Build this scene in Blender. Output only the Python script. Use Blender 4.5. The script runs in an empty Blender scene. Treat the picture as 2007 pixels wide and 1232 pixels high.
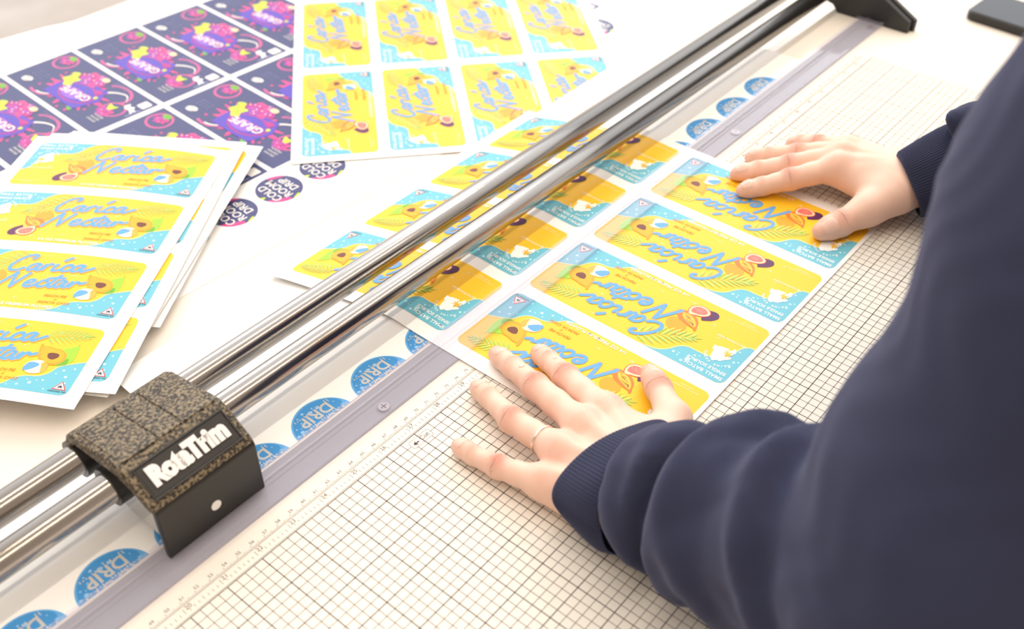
import bpy, bmesh, math, random
import numpy as np
from mathutils import Vector, Matrix
from mathutils.geometry import tessellate_polygon

random.seed(7)
S = bpy.context.scene
COL = S.collection

# ------------------------------------------------------------------ camera
cam_d = bpy.data.cameras.new('camera')
cam = bpy.data.objects.new('camera', cam_d)
COL.objects.link(cam)
RIGHT = Vector((0.63804856, -0.76998263, 0.00455863))
FWD = Vector((0.58422947, 0.4802502, -0.65424436))
UP = RIGHT.cross(FWD)
CAMP = Vector((0.37204166, -0.33990784, 0.49992566))
cam.matrix_world = Matrix(((RIGHT.x, UP.x, -FWD.x, CAMP.x), (RIGHT.y, UP.y, -FWD.y, CAMP.y), (RIGHT.z, UP.z, -FWD.z, CAMP.z), (0, 0, 0, 1)))
cam_d.sensor_width = 36.0
cam_d.lens = 36.0 * 2024.59 / 2007.0
cam_d.clip_start = 0.02
cam_d.dof.use_dof = True
cam_d.dof.focus_distance = 0.73
cam_d.dof.aperture_fstop = 6.3
S.camera = cam

# ------------------------------------------------------------------ light
S.view_settings.view_transform = 'Standard'
S.view_settings.look = 'None'
S.view_settings.gamma = 1.0
S.view_settings.use_curve_mapping = False
S.view_settings.exposure = -0.10

world = bpy.data.worlds.new('room_light')
S.world = world
world.use_nodes = True
wn = world.node_tree.nodes
wl = world.node_tree.links
wn.clear()
w_out = wn.new('ShaderNodeOutputWorld')
w_bg = wn.new('ShaderNodeBackground')
w_tc = wn.new('ShaderNodeTexCoord')
w_sep = wn.new('ShaderNodeSeparateXYZ')
w_dot = wn.new('ShaderNodeVectorMath'); w_dot.operation = 'DOT_PRODUCT'
w_dot.inputs[1].default_value = Vector((0.62, 0.66, 0.30)).normalized()
w_r = wn.new('ShaderNodeValToRGB')          # along the axis from the dim room to the windows
w_z = wn.new('ShaderNodeValToRGB')          # floor to ceiling
w_m = wn.new('ShaderNodeMath'); w_m.operation = 'MULTIPLY_ADD'
w_m.inputs[1].default_value = 0.5; w_m.inputs[2].default_value = 0.5
w_m2 = wn.new('ShaderNodeMath'); w_m2.operation = 'MULTIPLY_ADD'
w_m2.inputs[1].default_value = 0.5; w_m2.inputs[2].default_value = 0.5
w_mul = wn.new('ShaderNodeMix'); w_mul.data_type = 'RGBA'; w_mul.blend_type = 'MULTIPLY'; w_mul.inputs[0].default_value = 1.0
wl.new(w_tc.outputs['Generated'], w_sep.inputs[0])
wl.new(w_tc.outputs['Generated'], w_dot.inputs[0])
wl.new(w_dot.outputs['Value'], w_m.inputs[0]); wl.new(w_m.outputs[0], w_r.inputs[0])
wl.new(w_sep.outputs['Z'], w_m2.inputs[0]); wl.new(w_m2.outputs[0], w_z.inputs[0])
wl.new(w_r.outputs[0], w_mul.inputs[6]); wl.new(w_z.outputs[0], w_mul.inputs[7])
wl.new(w_mul.outputs[2], w_bg.inputs[0])
wl.new(w_bg.outputs[0], w_out.inputs[0])
cr = w_r.color_ramp
cr.elements[0].position = 0.0; cr.elements[0].color = (0.34, 0.27, 0.21, 1)
cr.elements[1].position = 1.0; cr.elements[1].color = (1.15, 1.18, 1.22, 1)
e = cr.elements.new(0.58); e.color = (0.46, 0.39, 0.33, 1)
e = cr.elements.new(0.80); e.color = (0.86, 0.86, 0.88, 1)
cr = w_z.color_ramp
cr.elements[0].position = 0.0; cr.elements[0].color = (0.35, 0.30, 0.26, 1)
cr.elements[1].position = 1.0; cr.elements[1].color = (0.95, 0.92, 0.88, 1)
e = cr.elements.new(0.49); e.color = (0.52, 0.46, 0.42, 1)
e = cr.elements.new(0.56); e.color = (1.0, 1.0, 1.0, 1)
w_bg.inputs[1].default_value = 1.60


def area(name, loc, target, sx, sy, power, color):
    d = bpy.data.lights.new(name, 'AREA')
    d.shape = 'RECTANGLE'; d.size = sx; d.size_y = sy
    d.energy = power; d.color = color
    o = bpy.data.objects.new(name, d)
    COL.objects.link(o)
    o.location = loc
    o.rotation_euler = (Vector(target) - Vector(loc)).to_track_quat('-Z', 'Y').to_euler()
    return o


area('window_daylight', (4.7, 2.3, 2.5), (1.0, 0.0, 0.0), 2.4, 1.7, 74, (0.93, 0.965, 1.0))
area('window_daylight', (2.3, 4.2, 2.6), (0.8, 0.1, 0.0), 2.2, 1.5, 42, (0.97, 0.98, 1.0))
o = area('ceiling_lamp', (2.2, 0.27, 2.3), (2.2, 0.2, 0.0), 5.6, 0.10, 44, (1.0, 0.88, 0.72))
o.rotation_euler = (0, 0, 0)
o = area('ceiling_lamp', (1.0, -1.1, 2.3), (1.0, 0.0, 0.0), 5.0, 0.10, 42, (1.0, 0.84, 0.66))
o.rotation_euler = (0, 0, 0)


# ------------------------------------------------------------------ materials
def mat(name, color, rough=0.5, metal=0.0, spec=0.5, **kw):
    m = bpy.data.materials.new(name)
    m.use_nodes = True
    b = m.node_tree.nodes['Principled BSDF']
    b.inputs['Base Color'].default_value = (*color, 1)
    b.inputs['Roughness'].default_value = rough
    b.inputs['Metallic'].default_value = metal
    b.inputs['Specular IOR Level'].default_value = spec
    for k, v in kw.items():
        b.inputs[k.replace('_', ' ')].default_value = v
    return m


def noise_bump(m, scale, strength, dist=0.001, detail=4.0, vec=None, stretch=None, color2=None, cfac=1.0):
    nt = m.node_tree; N = nt.nodes; L = nt.links
    b = N['Principled BSDF']
    tc = N.new('ShaderNodeTexCoord')
    src = tc.outputs['Object']
    if stretch:
        mp = N.new('ShaderNodeMapping'); mp.inputs['Scale'].default_value = stretch
        L.new(src, mp.inputs[0]); src = mp.outputs[0]
    n = N.new('ShaderNodeTexNoise'); n.inputs['Scale'].default_value = scale; n.inputs['Detail'].default_value = detail
    L.new(src, n.inputs['Vector'])
    bp = N.new('ShaderNodeBump'); bp.inputs['Strength'].default_value = strength; bp.inputs['Distance'].default_value = dist
    L.new(n.outputs[0], bp.inputs['Height']); L.new(bp.outputs[0], b.inputs['Normal'])
    if color2:
        mx = N.new('ShaderNodeMix'); mx.data_type = 'RGBA'
        mx.inputs[6].default_value = b.inputs['Base Color'].default_value
        mx.inputs[7].default_value = (*color2, 1)
        rp = N.new('ShaderNodeValToRGB')
        rp.color_ramp.elements[0].position = 0.42; rp.color_ramp.elements[1].position = 0.62
        L.new(n.outputs[0], rp.inputs[0])
        L.new(rp.outputs[0], mx.inputs[0])
        L.new(mx.outputs[2], b.inputs['Base Color'])
    return m


M = {}
M['table'] = noise_bump(mat('table_laminate', (0.80, 0.745, 0.68), 0.45, spec=0.35), 40, 0.05, 0.0004, stretch=(1, 12, 1))
M['floor'] = noise_bump(mat('floor_vinyl', (0.52, 0.46, 0.42), 0.7), 3, 0.05, color2=(0.60, 0.56, 0.52))
M['board'] = mat('board_cream', (0.83, 0.785, 0.715), 0.6, spec=0.08)
M['ink'] = mat('grid_ink', (0.07, 0.045, 0.04), 0.7, spec=0.15)
M['ink_thin'] = mat('grid_ink_thin', (0.10, 0.068, 0.062), 0.7, spec=0.15)
M['paper'] = mat('paper_white', (0.90, 0.895, 0.885), 0.45, spec=0.24)
M['channel'] = noise_bump(mat('channel_grey', (0.34, 0.34, 0.36), 0.7, 0.0, 0.2), 900, 0.1, 0.0002)
M['steel'] = mat('polished_steel', (0.44, 0.41, 0.38), 0.18, 1.0)
M['chrome'] = mat('housing_side_steel', (0.60, 0.60, 0.61), 0.12, 1.0)
M['screw'] = mat('screw_metal', (0.42, 0.37, 0.36), 0.45, 0.7)
M['black'] = noise_bump(mat('textured_black_plastic', (0.030, 0.024, 0.018), 0.5, spec=0.4), 520, 1.0, 0.0011, 3, color2=(0.27, 0.21, 0.13))  # brown speckle in the colour paints the warm room reflected in the grain
M['rib_black'] = noise_bump(mat('moulded_black_plastic', (0.018, 0.017, 0.017), 0.4, spec=0.6), 700, 0.5, 0.0005, 3)
M['plate'] = mat('black_plate', (0.017, 0.015, 0.012), 0.38, spec=0.5)
M['badge'] = mat('badge_black', (0.02, 0.018, 0.017), 0.5)
M['bracket'] = mat('bracket_black', (0.014, 0.014, 0.015), 0.38, spec=0.6)
M['white_plastic'] = mat('white_lettering', (0.92, 0.90, 0.88), 0.5)
M['phone_case'] = mat('phone_case_rubber', (0.02, 0.019, 0.018), 0.5)
M['phone_screen'] = mat('phone_glass', (0.01, 0.012, 0.02), 0.04, spec=0.8)
M['gold'] = mat('ring_metal', (0.90, 0.82, 0.72), 0.25, 1.0)
M['nail'] = mat('fingernail', (0.81, 0.53, 0.435), 0.33, spec=0.5)
M['tattoo'] = mat('tattoo_ink', (0.36, 0.25, 0.24), 0.6)
M['roller'] = mat('metal_leg', (0.55, 0.55, 0.56), 0.4, 0.8)

# clear acrylic: see-through with a glossy skin; its lilac reflection is painted in as diffuse colour
cl = bpy.data.materials.new('clear_acrylic'); cl.use_nodes = True
N = cl.node_tree.nodes; L = cl.node_tree.links; N.clear()
o_ = N.new('ShaderNodeOutputMaterial'); tr = N.new('ShaderNodeBsdfTransparent'); tr.inputs[0].default_value = (0.97, 0.965, 0.985, 1)
df = N.new('ShaderNodeBsdfDiffuse'); df.inputs[0].default_value = (0.72, 0.70, 0.84, 1)
gl = N.new('ShaderNodeBsdfGlossy'); gl.inputs['Roughness'].default_value = 0.09
fr = N.new('ShaderNodeFresnel'); fr.inputs[0].default_value = 1.45
m1 = N.new('ShaderNodeMixShader'); m1.inputs[0].default_value = 0.10
m2 = N.new('ShaderNodeMixShader')
geo = N.new('ShaderNodeNewGeometry'); inv = N.new('ShaderNodeMath'); inv.operation = 'SUBTRACT'; inv.inputs[0].default_value = 1.0
L.new(geo.outputs['Backfacing'], inv.inputs[1])
fm = N.new('ShaderNodeMath'); fm.operation = 'MULTIPLY'; L.new(inv.outputs[0], fm.inputs[0])
fh = N.new('ShaderNodeMath'); fh.operation = 'MULTIPLY'; fh.inputs[1].default_value = 0.4; L.new(fr.outputs[0], fh.inputs[0]); L.new(fh.outputs[0], fm.inputs[1])
dm = N.new('ShaderNodeMath'); dm.operation = 'MULTIPLY'; dm.inputs[1].default_value = 0.20; L.new(inv.outputs[0], dm.inputs[0])
L.new(dm.outputs[0], m1.inputs[0])
L.new(tr.outputs[0], m1.inputs[1]); L.new(df.outputs[0], m1.inputs[2])
L.new(fm.outputs[0], m2.inputs[0]); L.new(m1.outputs[0], m2.inputs[1]); L.new(gl.outputs[0], m2.inputs[2])
L.new(m2.outputs[0], o_.inputs[0])
M['clear'] = cl

# skin, with redder knuckles and tips carried by a vertex attribute
sk = mat('skin', (0.80, 0.52, 0.40), 0.48, spec=0.4)
b = sk.node_tree.nodes['Principled BSDF']
b.inputs['Subsurface Weight'].default_value = 0.22
b.inputs['Subsurface Radius'].default_value = (1.0, 0.35, 0.2)
b.inputs['Subsurface Scale'].default_value = 0.004
at = sk.node_tree.nodes.new('ShaderNodeAttribute'); at.attribute_name = 'red'
mx = sk.node_tree.nodes.new('ShaderNodeMix'); mx.data_type = 'RGBA'
mx.inputs[6].default_value = (0.84, 0.57, 0.455, 1); mx.inputs[7].default_value = (0.80, 0.31, 0.225, 1)
nz = sk.node_tree.nodes.new('ShaderNodeTexNoise'); nz.inputs['Scale'].default_value = 160
ml = sk.node_tree.nodes.new('ShaderNodeMath'); ml.operation = 'MULTIPLY'
mc = sk.node_tree.nodes.new('ShaderNodeMath'); mc.operation = 'MULTIPLY'; mc.inputs[1].default_value = 1.9
tcs = sk.node_tree.nodes.new('ShaderNodeTexCoord')
lk = sk.node_tree.links
lk.new(tcs.outputs['Object'], nz.inputs['Vector'])
lk.new(at.outputs['Fac'], ml.inputs[0]); lk.new(nz.outputs[0], mc.inputs[0]); lk.new(mc.outputs[0], ml.inputs[1])
ml.use_clamp = True
lk.new(ml.outputs[0], mx.inputs[0]); lk.new(mx.outputs[2], b.inputs['Base Color'])
nb = sk.node_tree.nodes.new('ShaderNodeTexVoronoi'); nb.inputs['Scale'].default_value = 900
bp = sk.node_tree.nodes.new('ShaderNodeBump'); bp.inputs['Strength'].default_value = 0.12; bp.inputs['Distance'].default_value = 0.0004
lk.new(tcs.outputs['Object'], nb.inputs['Vector'])
lk.new(nb.outputs[0], bp.inputs['Height']); lk.new(bp.outputs[0], b.inputs['Normal'])
M['skin'] = sk
NN = sk.node_tree.nodes
a1 = NN.new('ShaderNodeAttribute'); a1.attribute_name = 'crease'
a2 = NN.new('ShaderNodeAttribute'); a2.attribute_name = 'creased'
nz2 = NN.new('ShaderNodeTexNoise'); nz2.inputs['Scale'].default_value = 420; nz2.inputs['Detail'].default_value = 1
lk.new(tcs.outputs['Object'], nz2.inputs['Vector'])


def mth(op, a, b_=None, c_=None):
    n_ = NN.new('ShaderNodeMath'); n_.operation = op
    for i, v in enumerate((a, b_, c_)):
        if v is None: continue
        if isinstance(v, (int, float)): n_.inputs[i].default_value = v
        else: lk.new(v, n_.inputs[i])
    return n_.outputs[0]


arg = mth('ADD', mth('MULTIPLY', a1.outputs['Fac'], 3.6), mth('MULTIPLY', nz2.outputs[0], 5.0))
wv = mth('POWER', mth('ABSOLUTE', mth('SINE', arg)), 0.6)
cre = mth('MULTIPLY', mth('SUBTRACT', 1.0, wv), a2.outputs['Fac'])          # 1 in the furrows
bp2 = NN.new('ShaderNodeBump'); bp2.inputs['Strength'].default_value = 0.9; bp2.inputs['Distance'].default_value = 0.0006; bp2.invert = True
lk.new(cre, bp2.inputs['Height']); lk.new(bp.outputs[0], bp2.inputs['Normal']); lk.new(bp2.outputs[0], b.inputs['Normal'])
mx3 = NN.new('ShaderNodeMix'); mx3.data_type = 'RGBA'; mx3.inputs[7].default_value = (0.52, 0.20, 0.13, 1)
lk.new(mth('MULTIPLY', cre, 0.75), mx3.inputs[0]); lk.new(mx.outputs[2], mx3.inputs[6]); lk.new(mx3.outputs[2], b.inputs['Base Color'])

fab = noise_bump(mat('navy_fleece', (0.031, 0.035, 0.070), 0.95, spec=0.15), 1400, 0.45, 0.0006, 2)
fab.node_tree.nodes['Principled BSDF'].inputs['Sheen Weight'].default_value = 0.24
fab.node_tree.nodes['Principled BSDF'].inputs['Sheen Roughness'].default_value = 0.5
fab.node_tree.nodes['Principled BSDF'].inputs['Sheen Tint'].default_value = (0.55, 0.58, 0.85, 1)
M['fabric'] = fab
M['trouser'] = mat('dark_denim', (0.03, 0.035, 0.06), 0.9)

ART = {
    'yel': (0.95, 0.555, 0.028), 'cyan': (0.15, 0.49, 0.62), 'edge': (0.98, 0.80, 0.42), 'blue': (0.13, 0.37, 0.70),
    'drop': (0.96, 0.42, 0.06), 'white': (0.92, 0.92, 0.92), 'org': (0.88, 0.20, 0.035), 'org2': (0.92, 0.36, 0.02),
    'org3': (0.95, 0.42, 0.02), 'seed': (0.16, 0.05, 0.03), 'grn': (0.34, 0.66, 0.04), 'grn2': (0.16, 0.42, 0.03),
    'purp': (0.10, 0.025, 0.10), 'fig': (0.88, 0.17, 0.15), 'figw': (0.95, 0.66, 0.40), 'ball': (0.97, 0.88, 0.62),
    'txt': (0.82, 0.27, 0.02), 'seedy': (0.96, 0.50, 0.05), 'bub': (0.52, 0.80, 0.86), 'bubp': (0.94, 0.66, 0.40),
    'red': (0.80, 0.06, 0.05), 'blk': (0.02, 0.03, 0.05), 'seaw': (0.80, 0.93, 0.95),
    'navy': (0.060, 0.066, 0.185), 'mag': (0.70, 0.06, 0.26), 'mag2': (0.45, 0.03, 0.26), 'grp': (0.42, 0.06, 0.38),
    'lime': (0.60, 0.70, 0.05), 'bdg': (0.10, 0.06, 0.48), 'bdg2': (0.30, 0.12, 0.62), 'rose': (0.62, 0.10, 0.30),
    'navt': (0.22, 0.24, 0.45), 'cream': (0.86, 0.83, 0.80),
    'dblue': (0.06, 0.28, 0.62), 'dblue2': (0.13, 0.40, 0.76), 'dlt': (0.30, 0.52, 0.82), 'silver': (0.60, 0.58, 0.56),
}
for k, c in ART.items():
    M[k] = mat('print_' + k, c, 0.42, spec=0.24)
M['silver'].node_tree.nodes['Principled BSDF'].inputs['Metallic'].default_value = 0.35
M['palm'] = mat('print_palm', (0.26, 0.50, 0.04), 0.4)
M['palmo'] = mat('print_palm_outline', (0.97, 0.62, 0.06), 0.4)


# ------------------------------------------------------------------ helpers
def link(name, me, mats=(), parent=None, smooth=False):
    o = bpy.data.objects.new(name, me)
    COL.objects.link(o)
    for m in mats:
        me.materials.append(m)
    if smooth:
        me.polygons.foreach_set('use_smooth', [True] * len(me.polygons))
    if parent:
        o.parent = parent
    return o


def mesh(name, verts, faces, mats=(), parent=None, smooth=False, mi=None):
    me = bpy.data.meshes.new(name)
    me.from_pydata([tuple(v) for v in verts], [], faces)
    o = link(name, me, mats, parent, smooth)
    if mi is not None:
        me.polygons.foreach_set('material_index', mi)
    me.update()
    return o


def bmobj(name, bm, mats, parent=None, smooth=False, bevel=0, seg=3):
    me = bpy.data.meshes.new(name)
    bm.normal_update()
    bm.to_mesh(me); bm.free()
    o = link(name, me, mats, parent, smooth)
    if bevel:
        md = o.modifiers.new('round', 'BEVEL'); md.width = bevel; md.segments = seg; md.limit_method = 'ANGLE'
        md.angle_limit = math.radians(25)
        md.harden_normals = False
        me.polygons.foreach_set('use_smooth', [True] * len(me.polygons))
        wn_ = o.modifiers.new('wn', 'WEIGHTED_NORMAL')
    return o


def empty(name, loc=(0, 0, 0), rz=0.0, parent=None):
    o = bpy.data.objects.new(name, None)
    o.empty_display_size = 0.02
    COL.objects.link(o); o.location = loc; o.rotation_euler = (0, 0, rz)
    if parent:
        o.parent = parent
    return o


def tag(o, label=None, cat=None, group=None, kind=None):
    if label: o['label'] = label
    if cat: o['category'] = cat
    if group: o['group'] = group
    if kind: o['kind'] = kind
    return o


def box(bm, x0, x1, y0, y1, z0, z1):
    v = [bm.verts.new(p) for p in ((x0, y0, z0), (x1, y0, z0), (x1, y1, z0), (x0, y1, z0), (x0, y0, z1), (x1, y0, z1), (x1, y1, z1), (x0, y1, z1))]
    for f in ((3, 2, 1, 0), (4, 5, 6, 7), (0, 1, 5, 4), (1, 2, 6, 5), (2, 3, 7, 6), (3, 0, 4, 7)):
        bm.faces.new([v[i] for i in f])


def prism_x(bm, prof, x0, x1):
    """extrude a closed (y,z) profile along x"""
    a = [bm.verts.new((x0, y, z)) for y, z in prof]
    b_ = [bm.verts.new((x1, y, z)) for y, z in prof]
    n = len(prof)
    fs = [bm.faces.new(a), bm.faces.new(b_[::-1])]
    for i in range(n):
        fs.append(bm.faces.new((a[i], b_[i], b_[(i + 1) % n], a[(i + 1) % n])))
    bmesh.ops.recalc_face_normals(bm, faces=fs)


def tube(bm, p0, p1, r, seg=48, caps=True, r1=None):
    p0 = Vector(p0); p1 = Vector(p1); d = (p1 - p0).normalized()
    a = d.orthogonal().normalized(); c = d.cross(a)
    r1 = r if r1 is None else r1
    A = [bm.verts.new(p0 + (a * math.cos(t) + c * math.sin(t)) * r) for t in [2 * math.pi * i / seg for i in range(seg)]]
    B = [bm.verts.new(p1 + (a * math.cos(t) + c * math.sin(t)) * r1) for t in [2 * math.pi * i / seg for i in range(seg)]]
    for i in range(seg):
        bm.faces.new((A[i], A[(i + 1) % seg], B[(i + 1) % seg], B[i]))
    if caps:
        bm.faces.new(A[::-1]); bm.faces.new(B)


def text2d(s, size, bold=0.0, spacing=1.0, shear=0.0, align='CENTER'):
    cu = bpy.data.curves.new('t', 'FONT')
    cu.body = s; cu.size = size; cu.align_x = align; cu.align_y = 'CENTER'
    cu.offset = bold; cu.space_character = spacing; cu.shear = shear; cu.resolution_u = 3
    ob = bpy.data.objects.new('t', cu); COL.objects.link(ob)
    dg = bpy.context.evaluated_depsgraph_get(); dg.update()
    me = bpy.data.meshes.new_from_object(ob.evaluated_get(dg))
    vs = [(v.co.x, v.co.y) for v in me.vertices]
    fs = [tuple(p.vertices) for p in me.polygons]
    out = []
    for f in fs:
        ar = sum(vs[f[i]][0] * vs[f[(i + 1) % len(f)]][1] - vs[f[(i + 1) % len(f)]][0] * vs[f[i]][1] for i in range(len(f)))
        out.append(f if ar > 0 else f[::-1])
    bpy.data.objects.remove(ob); bpy.data.curves.remove(cu); bpy.data.meshes.remove(me)
    return vs, out


_tc = {}


def textc(s, size, bold=0.0, spacing=1.0, shear=0.0, align='CENTER'):
    k = (s, bold, spacing, shear, align)
    if k not in _tc:
        _tc[k] = text2d(s, 10.0, bold * 10.0, spacing, shear, align)
    vs, fs = _tc[k]
    return [(x * size / 10, y * size / 10) for x, y in vs], fs


def catmull(P, n=8, closed=False):
    P = [np.array(p, float) for p in P]
    out = []
    m = len(P)
    rng = range(m) if closed else range(m - 1)
    for i in rng:
        if closed:
            a, b_, c, d = P[i - 1], P[i], P[(i + 1) % m], P[(i + 2) % m]
        else:
            a = P[max(i - 1, 0)]; b_ = P[i]; c = P[i + 1]; d = P[min(i + 2, m - 1)]
        for j in range(n):
            t = j / n
            out.append(0.5 * ((2 * b_) + (c - a) * t + (2 * a - 5 * b_ + 4 * c - d) * t * t + (3 * b_ - a - 3 * c + d) * t ** 3))
    if not closed:
        out.append(P[-1])
    return [tuple(p) for p in out]


class Art:
    """flat printed artwork in millimetres: coloured shapes stacked in thin ink layers"""
    def __init__(s):
        s.v = []; s.f = []; s.m = []; s.mats = []
        s.k = 0

    def mi(s, c):
        if c not in s.mats: s.mats.append(c)
        return s.mats.index(c)

    def raw(s, vs, fs, c, ly):
        b0 = len(s.v)
        s.k = (s.k + 1) % 24
        z = ly + s.k * .02
        s.v += [(x, y, z) for x, y in vs]
        for f in fs:
            s.f.append(tuple(b0 + i for i in f)); s.m.append(s.mi(c))

    def poly(s, pts, c, ly):
        t = tessellate_polygon([[Vector((x, y, 0)) for x, y in pts]])
        fs = []
        for a, b_, d in t:
            ar = (pts[b_][0] - pts[a][0]) * (pts[d][1] - pts[a][1]) - (pts[d][0] - pts[a][0]) * (pts[b_][1] - pts[a][1])
            if abs(ar) > 1e-9:
                fs.append((a, b_, d) if ar > 0 else (a, d, b_))
        s.raw(pts, fs, c, ly)

    def blob(s, pts, c, ly, n=6):
        s.poly(catmull(pts, n, True), c, ly)

    def disc(s, x, y, rx, c, ly, ry=None, rot=0, n=20):
        ry = rx if ry is None else ry
        cr_, sr = math.cos(rot), math.sin(rot)
        pts = [(x + rx * math.cos(t) * cr_ - ry * math.sin(t) * sr, y + rx * math.cos(t) * sr + ry * math.sin(t) * cr_) for t in [2 * math.pi * i / n for i in range(n)]]
        s.raw(pts, [tuple(range(n))], c, ly)

    def stroke(s, pts, w, c, ly, smooth=6, cap=True, w1=None, taper=False):
        P = catmull(pts, smooth) if smooth and len(pts) > 2 else [tuple(p) for p in pts]
        n = len(P)
        Lf = []; Rt = []
        for i, p in enumerate(P):
            a = P[max(i - 1, 0)]; b_ = P[min(i + 1, n - 1)]
            dx, dy = b_[0] - a[0], b_[1] - a[1]; l = math.hypot(dx, dy) or 1
            k = i / (n - 1)
            ww = w / 2 if w1 is None else (w + (w1 - w) * k) / 2
            if taper: ww = w / 2 * max(0.06, math.sin(math.pi * min(1, 0.12 + k * 0.88)))
            Lf.append((p[0] - dy / l * ww, p[1] + dx / l * ww)); Rt.append((p[0] + dy / l * ww, p[1] - dx / l * ww))
        s.k = (s.k + 1) % 24
        z = ly + s.k * .02
        b0 = len(s.v); dz = min(.012, .5 / n)
        for i in range(n):
            s.v += [(*Lf[i], z + i * dz), (*Rt[i], z + i * dz)]
        for i in range(n - 1):
            for f in ((0, 1, 3), (0, 3, 2)):
                s.f.append(tuple(b0 + 2 * i + k for k in f)); s.m.append(s.mi(c))
        if cap and not taper:
            s.disc(P[0][0], P[0][1], w / 2, c, ly, n=10); s.disc(P[-1][0], P[-1][1], (w if w1 is None else w1) / 2, c, ly, n=10)

    def ring(s, x, y, r, w, c, ly, a0=0, a1=360, ry=None, n=28):
        ry = r if ry is None else ry
        P = [(x + r * math.cos(math.radians(a0 + (a1 - a0) * i / n)), y + ry * math.sin(math.radians(a0 + (a1 - a0) * i / n))) for i in range(n + 1)]
        s.stroke(P, w, c, ly, smooth=0, cap=False)

    def text(s, t, x, y, size, c, ly, rot=0, bold=0, spacing=1.0, shear=0.0, align='CENTER', sx=1.0):
        vs, fs = textc(t, size, bold, spacing, shear, align)
        cr_, sr = math.cos(math.radians(rot)), math.sin(math.radians(rot))
        s.raw([(x + a * sx * cr_ - b_ * sr, y + a * sx * sr + b_ * cr_) for a, b_ in vs], fs, c, ly)

    def bm(s, su=1.0, sv=1.0, cuts=None, layer=6e-5):
        bm = bmesh.new()
        V = [bm.verts.new((x * 0.001 * su, y * 0.001 * sv, (z + 1) * layer)) for x, y, z in s.v]
        for f, m in zip(s.f, s.m):
            try:
                fc = bm.faces.new([V[i] for i in f]); fc.material_index = m
            except ValueError:
                pass
        if cuts:
            for ax, vals in cuts:
                for v in vals:
                    co = Vector((v, 0, 0)) if ax == 0 else Vector((0, v, 0))
                    no = Vector((1, 0, 0)) if ax == 0 else Vector((0, 1, 0))
                    bmesh.ops.bisect_plane(bm, geom=bm.verts[:] + bm.edges[:] + bm.faces[:], plane_co=co, plane_no=no, dist=1e-7)
        return bm


def rrect(x0, y0, x1, y1, r, n=6):
    P = []
    for cx, cy, a in ((x1 - r, y0 + r, -90), (x1 - r, y1 - r, 0), (x0 + r, y1 - r, 90), (x0 + r, y0 + r, 180)):
        for i in range(n + 1):
            t = math.radians(a + 90 * i / n)
            P.append((cx + r * math.cos(t), cy + r * math.sin(t)))
    return P


# ------------------------------------------------------------------ artwork of the yellow label, 171 x 71 mm
def leaf(A, x, y, ang, ln, w, c, ly):
    ca, sa = math.cos(ang), math.sin(ang)
    P = [(0, 0), (ln * 0.3, w * 0.5), (ln * 0.65, w * 0.42), (ln, 0), (ln * 0.6, -w * 0.3), (ln * 0.25, -w * 0.4)]
    A.poly([(x + a * ca - b_ * sa, y + a * sa + b_ * ca) for a, b_ in P], c, ly)


def palm(A, x0, y0, x1, y1, n, ln, ly, flip=1, thin=1.0):
    dx, dy = x1 - x0, y1 - y0
    L_ = math.hypot(dx, dy); ang = math.atan2(dy, dx)
    A.stroke([(x0, y0), (x0 + dx * .5 - dy * .04, y0 + dy * .5 + dx * .04), (x1, y1)], 0.5, 'palmo', ly, cap=False)
    for i in range(n):
        t = 0.06 + 0.9 * i / (n - 1)
        px, py = x0 + dx * t - dy * .15 * t * (1 - t), y0 + dy * t + dx * .15 * t * (1 - t)
        l = ln * (0.65 + 0.7 * math.sin(math.pi * min(1, 0.25 + t * 0.7)))
        for sgn in (1, -1):
            a = ang + sgn * math.radians(58 - 34 * t)
            leaf(A, px + .6, py - .5, a, l, 2.3 * thin, 'palmo', ly)
            leaf(A, px, py, a, l * .95, 1.7 * thin, 'palm', ly + 1)
    leaf(A, x1, y1, ang, ln * .9, 1.6 * thin, 'palm', ly + 1)


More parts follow.
